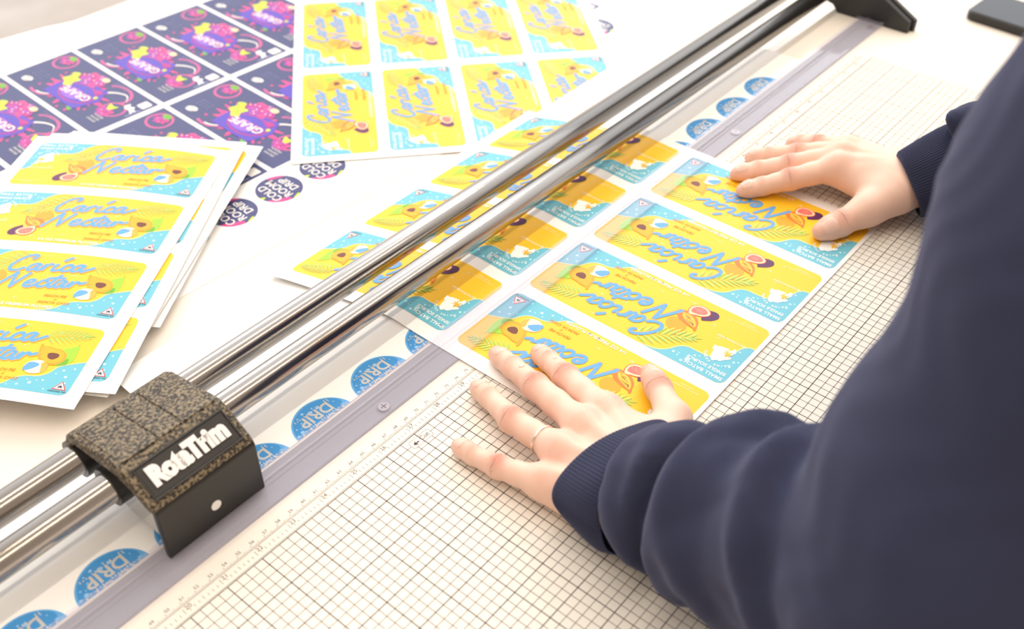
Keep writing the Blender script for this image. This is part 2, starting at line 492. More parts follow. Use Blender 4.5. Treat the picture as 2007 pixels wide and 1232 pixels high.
def carica_art():
    A = Art()
    W, H, R = 171, 71, 6
    A.poly(rrect(0, 0, W, H, R), 'yel', 0)
    tl = [(0, 25), (4, 25.5), (8, 30), (10.5, 40), (13, 46.5), (20, 50.5), (29, 52), (38, 52.2), (44, 56), (49, 64), (56, 69), (66, 70.6)]
    c1 = catmull(tl, 5)
    corner = [(R - R * math.sin(math.radians(a)), H - R + R * math.cos(math.radians(a))) for a in (0, 20, 40, 60, 90)]
    A.poly(c1 + [(60, H)] + corner, 'cyan', 1)
    A.stroke(tl, 0.7, 'edge', 2, cap=False)
    br = [(W - 64, .3), (W - 54, 1.6), (W - 48, 4.5), (W - 43, 10.5), (W - 36, 14), (W - 27, 15.5), (W - 21, 20), (W - 17, 27), (W - 9, 31.5), (W - 1, 35)]
    br2 = br + [(W, 35.5)]
    c2 = catmull(br2, 5)
    corner2 = [(W - R + R * math.cos(math.radians(a)), R - R * math.sin(math.radians(a))) for a in (0, 30, 50, 70, 90)]
    A.poly(c2 + corner2 + [(W - 60, 0)], 'cyan', 1)
    A.stroke(br2, 0.7, 'edge', 2, cap=False)
    for x, y, r in ((44, 63, 1.1), (32, 64, 1.9), (30, 57, .9), (27, 55.5, .6), (35, 67.5, 1.2), (5, 46, 1.0), (2.5, 44, .7), (5, 52, .9), (40, 62, .6), (40, 64.5, .7), (7, 34, .8),
                    (W - 12, 24, 1.0), (W - 16, 20, .6), (W - 8, 18, 1.2), (W - 22, 12, .9), (W - 30, 8, 1.3), (W - 26, 11, .6), (W - 38, 5, 1.0), (W - 45, 3.6, .6), (W - 6, 12, .8), (W - 33, 11, .6), (W - 18, 4, .7), (W - 5, 27, .9)):
        A.disc(x, y, r, 'bub', 2, n=12)
    for x, y, r in ((36, 20, .8), (60, 8, .9), (86, 12, .8), (100, 40, .7), (140, 62, .9), (26, 30, .8), (30, 8, .7), (112, 66, .8), (90, 66, .6), (20, 48, .8), (150, 58, .7), (62, 63, .7), (120, 44, .8)):
        A.disc(x, y, r, 'bubp', 1, n=10)
        A.disc(x + 1.8, y + .4, r * .55, 'bubp', 1, n=8)
    # lettering in the sea corner
    A.text('SMALL BATCH', 17.5, 66.3, 4.5, 'white', 3, bold=.018, spacing=1.05)
    A.text('SINGLE SOURCE', 18.5, 60.6, 4.3, 'white', 3, bold=.018, spacing=1.0)
    for i, ch in enumerate('MAINE GROWN'):
        a = 150 - i * 13.5
        A.text(ch, 15.5 + 10.8 * math.cos(math.radians(a)), 45.5 + 10.8 * math.sin(math.radians(a)), 2.7, 'white', 3, rot=a - 90, bold=.02)
    A.poly([(10, 37), (13, 38.5), (14.5, 36), (20, 37), (23, 38.5), (25, 38), (24.5, 42), (22.5, 44), (22, 48), (20.5, 52), (18, 53.8), (16, 51.5), (13.5, 51), (11, 47.5), (9.5, 46), (8.2, 44.6), (8.8, 42.8), (11.3, 44), (12.5, 46), (13.5, 43), (9.5, 40)], 'white', 3)
    A.poly([(11, 33), (12.5, 37), (16, 38.6), (13.2, 40), (8.6, 38.2), (8.8, 35.5)], 'white', 3)
    for a in (-60, -15, 30, 75, 130, 170, 220):
        leaf(A, 12.8, 40.6, math.radians(a), 4.4, 1.3, 'seedy', 4)
    A.text('@COLDROOMDRIP', 17.8, 27.4, 2.55, 'ball', 3, bold=.02)
    A.text('TAP JAR IF NOT CHILDPROOF', 17, 6.6, 1.5, 'ball', 3)
    A.text('WHEN OPENED', 17, 4.2, 1.5, 'ball', 3)
    # fig
    A.blob([(47.5, 20), (46.4, 21.8), (44.6, 21), (40, 17.5), (37.5, 12.5), (39.5, 8.3), (44, 7.6), (49, 10), (51, 15)], 'purp', 3)
    A.blob([(58.6, 20.6), (57.2, 22), (54, 20.6), (48, 18.6), (44.3, 14.5), (45, 10.4), (50, 7.6), (56, 8.2), (60, 12), (60.4, 17)], 'red', 4)
    A.blob([(58.2, 20.3), (56.9, 21.2), (54, 20.1), (48.3, 18.1), (44.8, 14.4), (45.5, 10.8), (50.1, 8.1), (55.8, 8.7), (59.4, 12.2), (59.8, 16.8)], 'figw', 5)
    A.blob([(57.6, 17.8), (53, 18), (48.8, 16.4), (46.6, 13.8), (47.4, 11.4), (51, 9.6), (55.3, 10.2), (58, 13)], 'fig', 6)
    for i in range(16):
        a = i * 2.4; r = .5 + i * .24
        A.disc(52.6 + r * 1.15 * math.cos(a), 13.7 + r * .72 * math.sin(a), .28, 'figw', 7, n=6)
    # papayas beside the fig
    A.blob([(53.5, 47.5), (52, 45), (51, 42), (50.5, 36), (54, 31), (60, 29.5), (65.5, 32.5), (66.5, 38), (62.5, 43), (56.5, 45.2), (54.6, 47)], 'org2', 3)
    A.disc(53.2, 47.2, .9, 'org', 4, n=8)
    A.blob([(43.4, 34.6), (44.6, 31), (47, 25), (53, 20.5), (60, 19.6), (65, 21.5), (64.5, 26), (60, 30.5), (52, 33), (46.4, 33.8), (44.6, 35.4)], 'org', 5)
    A.blob([(45.8, 32.2), (48, 27), (53.4, 22.8), (59.8, 22), (61, 24.2), (57.6, 28.2), (51, 31.2)], 'seedy', 6)
    for i in range(30):
        t = random.random(); w = 2.2 * math.sin(math.pi * t) + .2
        A.disc(47.6 + 11.6 * t, 31.0 - 7.6 * t + random.uniform(-w, w), .40, 'seed', 7, n=6)
    # palm fronds
    palm(A, 76, 67, 42, 44, 9, 10.5, 3)
    palm(A, 131, 54.5, 160, 61, 9, 8.5, 3, thin=.8)
    # papaya half, lime and beach ball
    A.blob([(150, 28.5), (157, 29), (160.5, 33), (161, 40), (160, 47.5), (158.5, 50.3), (154, 47.5), (149, 43)], 'grn', 3)
    A.blob([(150, 28.5), (155, 28.3), (158.3, 31), (157, 36), (153, 32)], 'grn2', 4)
    A.disc(158.8, 51, .5, 'txt', 4, n=6)
    A.blob([(133, 47.6), (134.8, 45.5), (138.6, 45.6), (143, 44.6), (149.8, 43.6), (154.6, 39), (154.6, 32.5), (150.5, 28), (143.6, 27.6), (137.6, 30.4), (134.2, 36), (132.6, 42), (131.8, 46.4)], 'org2', 5)
    A.blob([(135.2, 44.6), (139, 44.4), (143, 43.4), (149, 42.5), (152.9, 38.4), (152.9, 33), (149.6, 29.6), (143.9, 29.3), (139, 31.6), (136, 36.5), (134.6, 41.6)], 'org3', 6)
    A.blob([(141, 38.4), (144, 39.6), (148.6, 39), (149.4, 35.8), (146.4, 32.8), (143, 33.6), (141.4, 35.8)], 'seed', 7)
    A.disc(138.2, 23.6, 8.4, 'ball', 6, ry=7.0, rot=.15, n=28)
    A.blob([(129.9, 22), (132, 27.2), (137, 27.8), (140, 25.6), (136, 20.8), (131.4, 18.6)], 'blue', 7)
    A.blob([(143.6, 19), (146.4, 23), (145.6, 27.4), (142.4, 29.6), (141, 27.4), (142.4, 23)], 'drop', 7)
    # small lettering
    A.text('PEACH PIE', 116.5, 17.4, 3.9, 'txt', 4, shear=.25, bold=.012, rot=2)
    A.text('X', 118.5, 13.6, 3.0, 'txt', 4, shear=.2, bold=.012)
    A.text('PAPAYA CAKE', 118.5, 9.6, 3.9, 'txt', 4, shear=.25, bold=.012, rot=2)
    A.text('1/4 OZ PREMIUM FLOWER', 94.5, 3.9, 4.4, 'white', 4, bold=.02, spacing=1.05)
    # warning triangle
    A.poly([(158.2, 5.0), (169.0, 5.0), (163.6, 13.4)], 'red', 4)
    A.poly([(159.5, 5.7), (167.7, 5.7), (163.6, 12.1)], 'white', 5)
    for a in (90, 50, 130, 10, 170, -30, 210):
        leaf(A, 163.6, 7.6, math.radians(a), 2.2 if a != 90 else 2.8, .8, 'blk', 6)
    A.text('CONTAINS THC', 163.2, 3.2, 1.8, 'blk', 6, bold=.02)
    # brush script
    C_ = [[(15.6, 16.0), (17.8, 17.6), (17.6, 20.2), (14.0, 20.6), (8.5, 17.6), (3.2, 11.5), (.6, 5.2), (1.8, 1.2), (5.6, .4), (8.6, 1.2), (12.2, 3.6)],
          [(24.8, 8.2), (21.4, 9.2), (17.6, 7.2), (15.6, 3.2), (17, .8), (20.2, 2.2), (24.6, 8.4), (22.8, 3.0), (24, .8), (26.8, 3.0), (29.6, 8.8), (28.5, 5.2), (27.4, 1.0), (29.4, 6.0), (32.4, 9.2), (34.4, 8.6)],
          [(38.2, 8.8), (36.3, 4.6), (36.0, 1.6), (38.0, .9), (42.4, 2.8)],
          [(50.4, 7.2), (49.6, 9.2), (46.2, 8.2), (43.2, 4.2), (44, 1.0), (47.8, 1.4), (51.4, 4.2)],
          [(60.6, 8.4), (57.2, 9.4), (53.4, 7.0), (51.6, 3.0), (53, .8), (56.2, 2.2), (60.4, 8.6), (58.8, 3.2), (60, 1.0), (63.4, 3.2), (68.5, 6.6)],
          [(42.8, 14.2), (47.0, 18.0)]]
    N_ = [[(.2, -1.2), (6.5, 8.4), (13.2, 18.2)], [(13.2, 18.2), (13.0, 9), (13.4, .2)], [(13.4, .2), (18.6, 9.4), (23.6, 17.2)],
          [(25.2, 4.4), (29.6, 6.0), (30.6, 8.6), (27.8, 9.2), (24.4, 6.2), (24.0, 2.0), (27.2, .6), (31.6, 2.6), (34.6, 5.4)],
          [(40.8, 7.4), (39.6, 9.2), (36.2, 7.6), (34.2, 3.6), (35.4, .9), (39.2, 1.6), (43.2, 5.4)],
          [(49.4, 15.6), (46, 9), (43.4, 3.2), (44.6, .8), (48.2, 3.0)], [(40.6, 11.0), (46, 12.2), (53, 12.2)],
          [(56.2, 8.2), (52.8, 9.2), (49.6, 6.6), (48.2, 3.0), (49.6, .8), (52.6, 2.4), (56.0, 8.4), (54.6, 3.2), (55.8, 1.0), (58.4, 3.2), (61.0, 8.8), (60.0, 4.6), (59.4, 1.6), (62.6, 7.0), (65.4, 8.4), (66.8, 6.6), (71, 8.4)]]
    for (ST, ox, oy) in ((C_, 64.0, 43.6), (N_, 62.6, 23.0)):
        ca, sa = math.cos(math.radians(4.5)), math.sin(math.radians(4.5))
        for st in ST:
            P = [(ox + a * ca - b_ * sa, oy + a * sa + b_ * ca) for a, b_ in st]
            A.stroke([(a + .65, b_ - .6) for a, b_ in P], 3.1, 'drop', 4)
            A.stroke(P, 3.0, 'blue', 5)
    return A


# ------------------------------------------------------------------ artwork of the grape label, 176 x 78 mm
def grape_art():
    A = Art()
    W, H = 176, 78
    A.poly(rrect(0, 0, W, H, 1.2), 'navy', 0)

    def cluster(cx, cy, r, k, ly):
        rr = random.Random(3)
        for i in range(k):
            t = i / k
            a = i * 2.4
            d = r * math.sqrt(t)
            A.disc(cx + d * math.cos(a) * 1.2, cy + d * math.sin(a) * .85, r * .30, ['mag', 'mag2', 'grp'][i % 3], ly + i % 2, n=12)
        for i in range(k // 3):
            a = i * 2.1
            A.disc(cx + r * .6 * math.cos(a), cy + r * .5 * math.sin(a), r * .07, 'cream', ly + 2, n=6)

    # rings with swooshes
    for x, y, r in ((156, 18, 14.5), (26, 38, 14.0)):
        A.ring(x, y, r, 2.6, 'rose', 1, ry=r * .9)
    A.ring(122, 60, 20, 3, 'rose', 1, 60, 230, ry=14)
    A.ring(121, 60, 17.5, 2, 'cream', 2, 90, 200, ry=12)
    A.ring(52, 20, 22, 3.2, 'rose', 1, 150, 330, ry=15)
    A.stroke([(66, 27), (54, 17), (40, 13), (30, 20)], 3.4, 'cream', 3, w1=.6)
    cluster(157, 16, 7.5, 14, 2)
    cluster(30, 46, 9, 16, 2)
    A.blob([(150, 10), (154, 5), (160, 5), (163, 9), (157, 12)], 'grn2', 4)
    A.blob([(34, 40), (38, 33), (31, 34), (25, 32), (27, 39), (30, 42)], 'lime', 5)
    # splash left and right of the badge
    sp = []
    rr = random.Random(11)
    for i in range(34):
        a = 2 * math.pi * i / 34
        r = (1.0 if i % 2 else .68) * rr.uniform(.85, 1.15)
        sp.append((88 + 47 * r * math.cos(a), 42 + 30 * r * math.sin(a)))
    A.blob([(x, min(76, max(3, y))) for x, y in sp], 'mag', 2, n=4)
    for x, y, r in ((62, 72, 2), (75, 74, 1.6), (112, 73, 1.8), (132, 62, 1.8), (48, 58, 1.6), (134, 30, 1.6)):
        A.disc(x, y, r, 'mag', 2, n=10)
    # grape bunch
    for i in range(22):
        a = i * 2.4; d = 15 * math.sqrt(i / 22)
        A.disc(96 + d * math.cos(a) * 1.15, 19 + d * math.sin(a) * .75, 5.2, ['grp', 'mag2', 'mag', 'grp'][i % 4], 3 + i % 3, n=16, ry=4.4)
        if i % 2: A.disc(98 + d * math.cos(a) * 1.15, 17.4 + d * math.sin(a) * .75, 1.0, 'cream', 7, n=6)
    A.disc(86, 10, 6, 'figw', 7, n=14, ry=4)
    # leaf
    A.blob([(128, 24), (124, 30), (126, 38), (118, 41), (112, 46), (104, 42), (108, 36), (106, 28), (114, 27), (120, 20)], 'lime', 7)
    A.stroke([(126, 26), (116, 34), (107, 41)], .9, 'grn2', 8)
    A.blob([(60, 62), (66, 60), (66, 68), (58, 70)], 'grn2', 4)
    # badge
    A.poly([(118, 66), (58, 66), (50, 40), (62, 22), (108, 26), (120, 44)], 'bdg', 5)
    A.disc(84, 45, 27, 'mag2', 6, ry=17, n=36)
    A.disc(84, 45, 24.5, 'bdg', 7, ry=15, n=36)
    A.disc(88, 49, 17, 'bdg2', 8, ry=9, n=30)
    A.text('GRAPE', 84, 46, 14.5, 'mag', 9, bold=.05, sx=1.05, rot=4)
    A.text('GRAPE', 84, 46.4, 14.5, 'cream', 10, bold=.015, sx=1.05, rot=4)
    A.disc(68, 30, 6.5, 'mag2', 8, ry=4, n=16)
    A.disc(60, 38, 2.6, 'lime', 8, n=8)
    # side lettering
    for i, t in enumerate(('PREMIUM FLOWER', 'SMALL BATCH')):
        A.text(t, 60, 4.0 + i * 4, 3.4, 'navt', 3)
    for i in range(3):
        A.text('COLD ROOM', 150, 46 + i * 4.2, 3.6, 'navt', 3)
        A.text('GROWN', 24, 55 + i * 4.5, 3.8, 'cream', 6)
    A.disc(153, 65, 7.6, 'cream', 3, ry=4.6, rot=.2, n=20)
    A.text('COLD ROOM', 153, 66.7, 2.6, 'navy', 4, bold=.02)
    A.text('DRIP', 153, 63.2, 3.0, 'navy', 4, bold=.02)
    A.poly([(24, 25), (20, 29), (12, 28), (4, 32), (7, 27), (3, 24), (10, 24), (13, 20), (18, 23), (22, 19)], 'cream', 3)
    A.poly(rrect(3.5, 5, 15.5, 17, 1.5), 'cream', 3)
    A.poly([(2.5, 19.6), (3.2, 38), (5.6, 38), (5, 19.6)], 'navt', 3)
    return A


def circle_grape():
    A = Art(); r = 22
    A.disc(0, 0, r, 'navy', 0, n=48)
    A.blob([(-21.2, 5), (-19, 1), (-13.5, 9), (-9.5, 17), (-9, 20), (-14.5, 16.5), (-19, 11)], 'mag', 1)
    A.blob([(14, -16.8), (19.2, -10.5), (21.6, -3), (19, -2), (15.5, -9)], 'mag', 1)
    A.blob([(-21.8, 0), (-20, -3), (-18, -8), (-20.4, -8), (-21.6, -4)], 'lime', 1)
    A.blob([(-4, 21.4), (-2.5, 17.5), (0, 21.8)], 'lime', 1)
    for i, t in enumerate(('COLD', 'ROOM', 'DRIP')):
        A.text(t, 0, 10.4 - i * 10.8, 11.6, 'cream', 2, bold=.014, sx=.95)
    return A


def circle_blue():
    A = Art(); r = 23.2
    A.disc(0, 0, r, 'dblue2', 0, n=48)
    A.blob([(-20, -8), (-12, 2), (-4, -2), (6, 3), (14, -1), (21, 5), (21.5, -5), (14, -17), (0, -22), (-13, -18)], 'dblue', 1)
    rr = random.Random(5)
    for i in range(34):
        a = rr.random() * 6.28; d = rr.uniform(.62, .93) * r
        q = rr.choice((.5, .7, 1.1, 1.5))
        A.disc(d * math.cos(a), d * math.sin(a), q, 'dlt', 2, n=10)
    for i in range(12):
        a = rr.random() * 6.28; d = rr.uniform(.3, .9) * r
        A.ring(d * math.cos(a), d * math.sin(a), 1.1, .25, 'dlt', 2, n=12)
    for i, t in enumerate(('COLD', 'ROOM', 'DRIP')):
        y = 10.8 - i * 10.8
        A.text(t, 0, y, 12.4, 'silver', 3, bold=0.0 if t == 'ROOM' else .022, sx=1.0)
        rr2 = random.Random(i)
        for k in range(15):
            x = -14 + k * 2.0
            l = rr2.uniform(.8, 3.0)
            A.poly([(x - .6, y - 3.6), (x, y - 3.6 - l), (x + .6, y - 3.6)], 'silver', 3)
    return A


# ================================================================== SETTING
TZ = -0.040          # table top, below the cutter's surface (z = 0)
bm = bmesh.new()
box(bm, -4, 6, -4, 5, TZ - 0.74 - 0.05, TZ - 0.74)
floor = bmobj('floor', bm, [M['floor']]); tag(floor, kind='structure')

ZF = TZ - 0.79
M['wall'] = noise_bump(mat('wall_paint', (0.50, 0.43, 0.37), 0.8), 60, 0.05)


bm = bmesh.new(); box(bm, -3.0, -2.9, -3.6, 4.9, ZF, 2.3)
tag(bmobj('wall_left', bm, [M['wall']]), kind='structure')
bm = bmesh.new(); box(bm, -3.0, 5.9, -3.7, -3.6, ZF, 2.3)
tag(bmobj('wall_front', bm, [M['wall']]), kind='structure')
# work table, its far-left edge running past the top-left corner of the picture
tb = empty('work_table', (0.7, 0.0, TZ - 0.74))
tag(tb, 'pale cream work table under the cutter and the printed sheets', 'table')
bm = bmesh.new()
edge = [(-0.60, -0.385), (2.6, -0.385), (2.6, 0.800), (1.05, 0.795), (-0.60, 0.795)]
a = [bm.verts.new((x, y, TZ - 0.03)) for x, y in edge]; c = [bm.verts.new((x, y, TZ)) for x, y in edge]
bm.faces.new(a[::-1]); bm.faces.new(c)
for i in range(5):
    bm.faces.new((a[i], a[(i + 1) % 5], c[(i + 1) % 5], c[i]))
o = bmobj('table_top', bm, [M['table']], tb, bevel=0.003)
o.matrix_parent_inverse = Matrix.Translation((-0.7, 0, -(TZ - 0.74)))
for x in (-0.5, 2.5):
    for y in (-0.32, 0.70):
        bm = bmesh.new(); box(bm, x - .03, x + .03, y - .03, y + .03, TZ - 0.74, TZ - 0.03)
        o = bmobj('leg', bm, [M['roller']], tb, bevel=0.003)
        o.matrix_parent_inverse = Matrix.Translation((-0.7, 0, -(TZ - 0.74)))

# ================================================================== CUTTER
cutter = empty('rotary_paper_cutter', (0, 0, 0))
tag(cutter, 'large rotary paper cutter with twin steel rods and a cream grid board', 'paper cutter')
X0, X1 = -0.03, 1.466
INCH = 0.0254
bm = bmesh.new()
box(bm, X0, X1, -0.36, 0.086, TZ, 0.0)
bmobj('base_board', bm, [M['board']], cutter, bevel=0.0025)


def flat_quads(name, quads, m, z, parent, mats=None, mi=None):
    V = []; F = []
    for x0, y0, x1, y1 in quads:
        b0 = len(V)
        V += [(x0, y0, z), (x1, y0, z), (x1, y1, z), (x0, y1, z)]
        F.append((b0, b0 + 1, b0 + 2, b0 + 3))
    return mesh(name, V, F, mats or [m], parent, mi=mi)


GX = 54 * INCH
GY = -13 * INCH
q = []; mi = []
n = 54 * 4
for i in range(n + 1):
    x = i * INCH / 4
    w = 0.00030 if i % 4 == 0 else 0.00019
    y0, y1 = GY, 0.0
    if 26.6 * 4 < i < 27.5 * 4 and i % 4:
        q.append((x - w, GY, x + w, -0.0098)); mi.append(1)
        continue
    q.append((x - w, y0, x + w, y1)); mi.append(0 if i % 4 == 0 else 1)
for j in range(13 * 4 + 1):
    y = -j * INCH / 4
    w = 0.00030 if j % 4 == 0 else 0.00019
    if j == 1:
        q.append((0, y - w, 0.6765, y + w)); mi.append(1); q.append((0.6945, y - w, GX, y + w)); mi.append(1)
        continue
    q.append((0, y - w, GX, y + w)); mi.append(0 if j % 4 == 0 else 1)
q.append((0, 0.00085, GX + .006, 0.00115)); mi.append(1)
q.append((GX + .0058, GY, GX + .0061, 0.0011)); mi.append(1)
flat_quads('grid_lines', q, None, 0.00005, cutter, [M['ink'], M['ink_thin']], mi)
q = []
for i in range(1, 1370):
    x = i * 0.001
    l = 0.0033 if i % 10 == 0 else (0.0026 if i % 5 == 0 else 0.0018)
    q.append((x - .00011, 0.0092, x + .00011, 0.0092 + l))
q.append((0, 0.0091, 1.37, 0.0093))
for i in range(1, 54 * 8):
    x = i * INCH / 8
    l = 0.0040 if i % 8 == 0 else (0.0030 if i % 4 == 0 else 0.0022)
    q.append((x - .00013, 0.0035, x + .00013, 0.0035 + l))
flat_quads('ruler_scale', q, M['ink_thin'], 0.00006, cutter)
V = []; F = []


def put_text(V, F, s, x, y, size, z, bold=0.0, rot=0.0):
    vs, fs = textc(s, size, bold)
    b0 = len(V); ca, sa = math.cos(rot), math.sin(rot)
    V += [(x + a * ca - c_ * sa, y + a * sa + c_ * ca, z) for a, c_ in vs]
    F += [tuple(b0 + i for i in f) for f in fs]


for i in range(30, 137):
    put_text(V, F, str(i), i * 0.01 + .0022, 0.01365, 0.0032, 0.00006)
for i in range(12, 54):
    put_text(V, F, str(i), i * INCH + .0035, 0.0067, 0.0042, 0.00006)
put_text(V, F, 'Cut', 0.6888, -0.0062, 0.0050, 0.00008)
mesh('ruler_numbers', V, F, [M['ink_thin']], cutter)
A = Art()
A.stroke([(683.4, -6.6), (679.8, -6.6)], .9, 'a', 0, smooth=0, cap=False)
A.poly([(678.6, -6.6), (681.6, -4.4), (680.6, -6.6), (681.6, -8.8)], 'a', 0)
bx_ = rrect(676.8, -9.6, 694.4, -3.0, 1.2, 4)
b2 = A.bm(layer=7e-5)
bmobj('cut_arrow', b2, [M['ink']], cutter)
A = Art(); A.stroke(bx_ + [bx_[0]], .22, 'a', 0, smooth=0, cap=False)
b2 = A.bm(layer=7e-5)
bmobj('cut_label_outline', b2, [M['ink_thin']], cutter)

# grey channel and clear clamp strip over it
SX0, SX1 = -0.01, 1.449
bm = bmesh.new()
box(bm, SX0, SX1, 0.0245, 0.0505, -0.0005, 0.0005)
bmobj('metal_channel', bm, [M['channel']], cutter)
bm = bmesh.new()
prof = [(0.0222, 0.0023), (0.0525, 0.0023), (0.0525, 0.0040), (0.0424, 0.0042), (0.0418, 0.0054), (0.0400, 0.0056), (0.0394, 0.0044), (0.0378, 0.0043), (0.0372, 0.0049), (0.0364, 0.0049),
        (0.0358, 0.0042), (0.0262, 0.0042), (0.0252, 0.0052), (0.0226, 0.0052), (0.0220, 0.0044)]
prism_x(bm, prof, SX0, SX1)
strip = bmobj('clamp_strip', bm, [M['clear']], cutter)
for x in (0.2295, 0.6895, 1.149, 1.438):
    bm = bmesh.new()
    tube(bm, (x, 0.0315, 0.0012), (x, 0.0315, 0.0022), 0.0042, 24)
    s_ = bmobj('screw', bm, [M['screw']], cutter, bevel=0.0004)
    bm = bmesh.new(); box(bm, x - .0024, x + .0024, 0.0311, 0.0319, .0019, .00225); box(bm, x - .0004, x + .0004, 0.0291, 0.0339, .0019, .00225)
    bmobj('screw_slot', bm, [M['plate']], s_)

RODS = ((0.0885, 0.0280), (0.1222, 0.0280))
for y, z in RODS:
    bm = bmesh.new(); tube(bm, (-0.03, y, z), (1.452, y, z), 0.00965, 64)
    bmobj('guide_rod', bm, [M['steel']], cutter, smooth=True)

for x0, sgn in ((1.4500, 1), (-0.015, -1)):
    br = empty('end_bracket', (0, 0, 0), parent=cutter)
    prof = [(-0.0044, -0.0005), (-0.0044, 0.0122), (0.0275, 0.0295), (0.0660, 0.0560), (0.1280, 0.0560), (0.1420, 0.0440), (0.1420, 0.0180), (0.1040, 0.0120), (0.0850, 0.0075), (0.0770, -0.0005)]
    bm = bmesh.new(); prism_x(bm, prof, x0, x0 + sgn * 0.0078)
    bmobj('inner_plate', bm, [M['bracket']], br, bevel=0.0012)
    prof2 = [(y - (.0035 if y < .05 else -.002), z) for y, z in prof]
    bm = bmesh.new(); prism_x(bm, prof2, x0 + sgn * 0.0085, x0 + sgn * 0.0150)
    bmobj('outer_cover', bm, [M['bracket']], br, bevel=0.0016)

# cutting head
head = empty('cutting_head', (0, 0, 0), parent=cutter)
HX0, HX1 = 0.5225, 0.5935
# cover: shell with a sloping front, thin wall, seen from the side
prof = [(0.0372, 0.0435), (0.0395, 0.0480), (0.0600, 0.0625), (0.0660, 0.0640), (0.1130, 0.0560), (0.1215, 0.0510), (0.1260, 0.0430), (0.1265, 0.0365),
        (0.1215, 0.0360), (0.1190, 0.0440), (0.1120, 0.0470), (0.0690, 0.0525), (0.0520, 0.0480), (0.0450, 0.0425)]
bm = bmesh.new(); prism_x(bm, prof, HX0, HX1)
bmobj('cover', bm, [M['black']], head, bevel=0.0022, seg=4)
# raised textured top panels parted by two grooves
ytf, ztf, ytb, ztb = 0.0645, 0.0642, 0.1135, 0.0563
for x0, x1 in ((HX0 + .0035, HX0 + .0275), (HX0 + .0283, HX0 + .0440), (HX0 + .0448, HX1 - .0035)):
    bm = bmesh.new()
    nrm = Vector((0, ztf - ztb, ytb - ytf)).normalized()
    pts = [Vector((x0, ytf, ztf)), Vector((x1, ytf, ztf)), Vector((x1, ytb, ztb)), Vector((x0, ytb, ztb))]
    lo_ = [bm.verts.new(p - nrm * .001) for p in pts]; hi_ = [bm.verts.new(p + nrm * .0006) for p in pts]
    bm.faces.new(lo_[::-1]); bm.faces.new(hi_)
    for i in range(4): bm.faces.new((lo_[i], lo_[(i + 1) % 4], hi_[(i + 1) % 4], hi_[i]))
    bmobj('top_panel', bm, [M['black']], head, bevel=0.0007)
# sloping badge with raised rim
sl0 = Vector((0, 0.0397, 0.0486)); sl1 = Vector((0, 0.0596, 0.0626))
sd = (sl1 - sl0).normalized(); sn = Vector((0, -sd.z, sd.y))


def slope_box(name, x0, x1, t0, t1, h0, h1, m, bev=0.0005):
    bm = bmesh.new()
    L_ = (sl1 - sl0).length
    P = [(x0, t0), (x1, t0), (x1, t1), (x0, t1)]
    lo_ = [bm.verts.new(Vector((x, 0, 0)) + sl0 + sd * (t * L_) + sn * h0) for x, t in P]
    hi_ = [bm.verts.new(Vector((x, 0, 0)) + sl0 + sd * (t * L_) + sn * h1) for x, t in P]
    bm.faces.new(lo_[::-1]); bm.faces.new(hi_)
    for i in range(4): bm.faces.new((lo_[i], lo_[(i + 1) % 4], hi_[(i + 1) % 4], hi_[i]))
    return bmobj(name, bm, [m], head, bevel=bev)


slope_box('badge_plate', HX0 + .006, HX1 - .006, .10, .90, -.0002, .0004, M['badge'])
for a_ in ((HX0 + .0048, HX1 - .0048, .04, .10), (HX0 + .0048, HX1 - .0048, .90, .96), (HX0 + .0048, HX0 + .0058, .10, .90), (HX1 - .0058, HX1 - .0048, .10, .90)):
    slope_box('badge_rim', *a_, 0, .0011, M['rib_black'], .0003)
vs, fs = textc('RotaTrim', 0.0158, bold=.07, spacing=.90)
me = bpy.data.meshes.new('lettering')
cx = (HX0 + HX1) / 2
cen = sl0 + (sl1 - sl0) * 0.5
bm = bmesh.new()
bv = [bm.verts.new(Vector((cx + a_ * 0.915, 0, 0)) + cen + sd * (c_ + .0005) + sn * .0005) for a_, c_ in vs]
for f in fs:
    try: bm.faces.new([bv[i] for i in f])
    except ValueError: pass
r_ = bmesh.ops.extrude_face_region(bm, geom=bm.faces[:])
bmesh.ops.translate(bm, verts=[g for g in r_['geom'] if isinstance(g, bmesh.types.BMVert)], vec=sn * 0.0011)
bmesh.ops.recalc_face_normals(bm, faces=bm.faces)
bmobj('lettering', bm, [M['white_plastic']], head)
# front plate
bm = bmesh.new()
prism_x(bm, [(0.0370, 0.0030), (0.0370, 0.0430), (0.0385, 0.0460), (0.0420, 0.0460), (0.0420, 0.0030)], HX0 + .0010, HX1 - .0002)
bmobj('front_plate', bm, [M['plate']], head, bevel=0.0012)
bm = bmesh.new(); tube(bm, (0.5588, 0.0371, 0.0195), (0.5588, 0.0362, 0.0195), 0.0034, 24)
s_ = bmobj('plate_screw', bm, [M['white_plastic']], head, bevel=.0003)
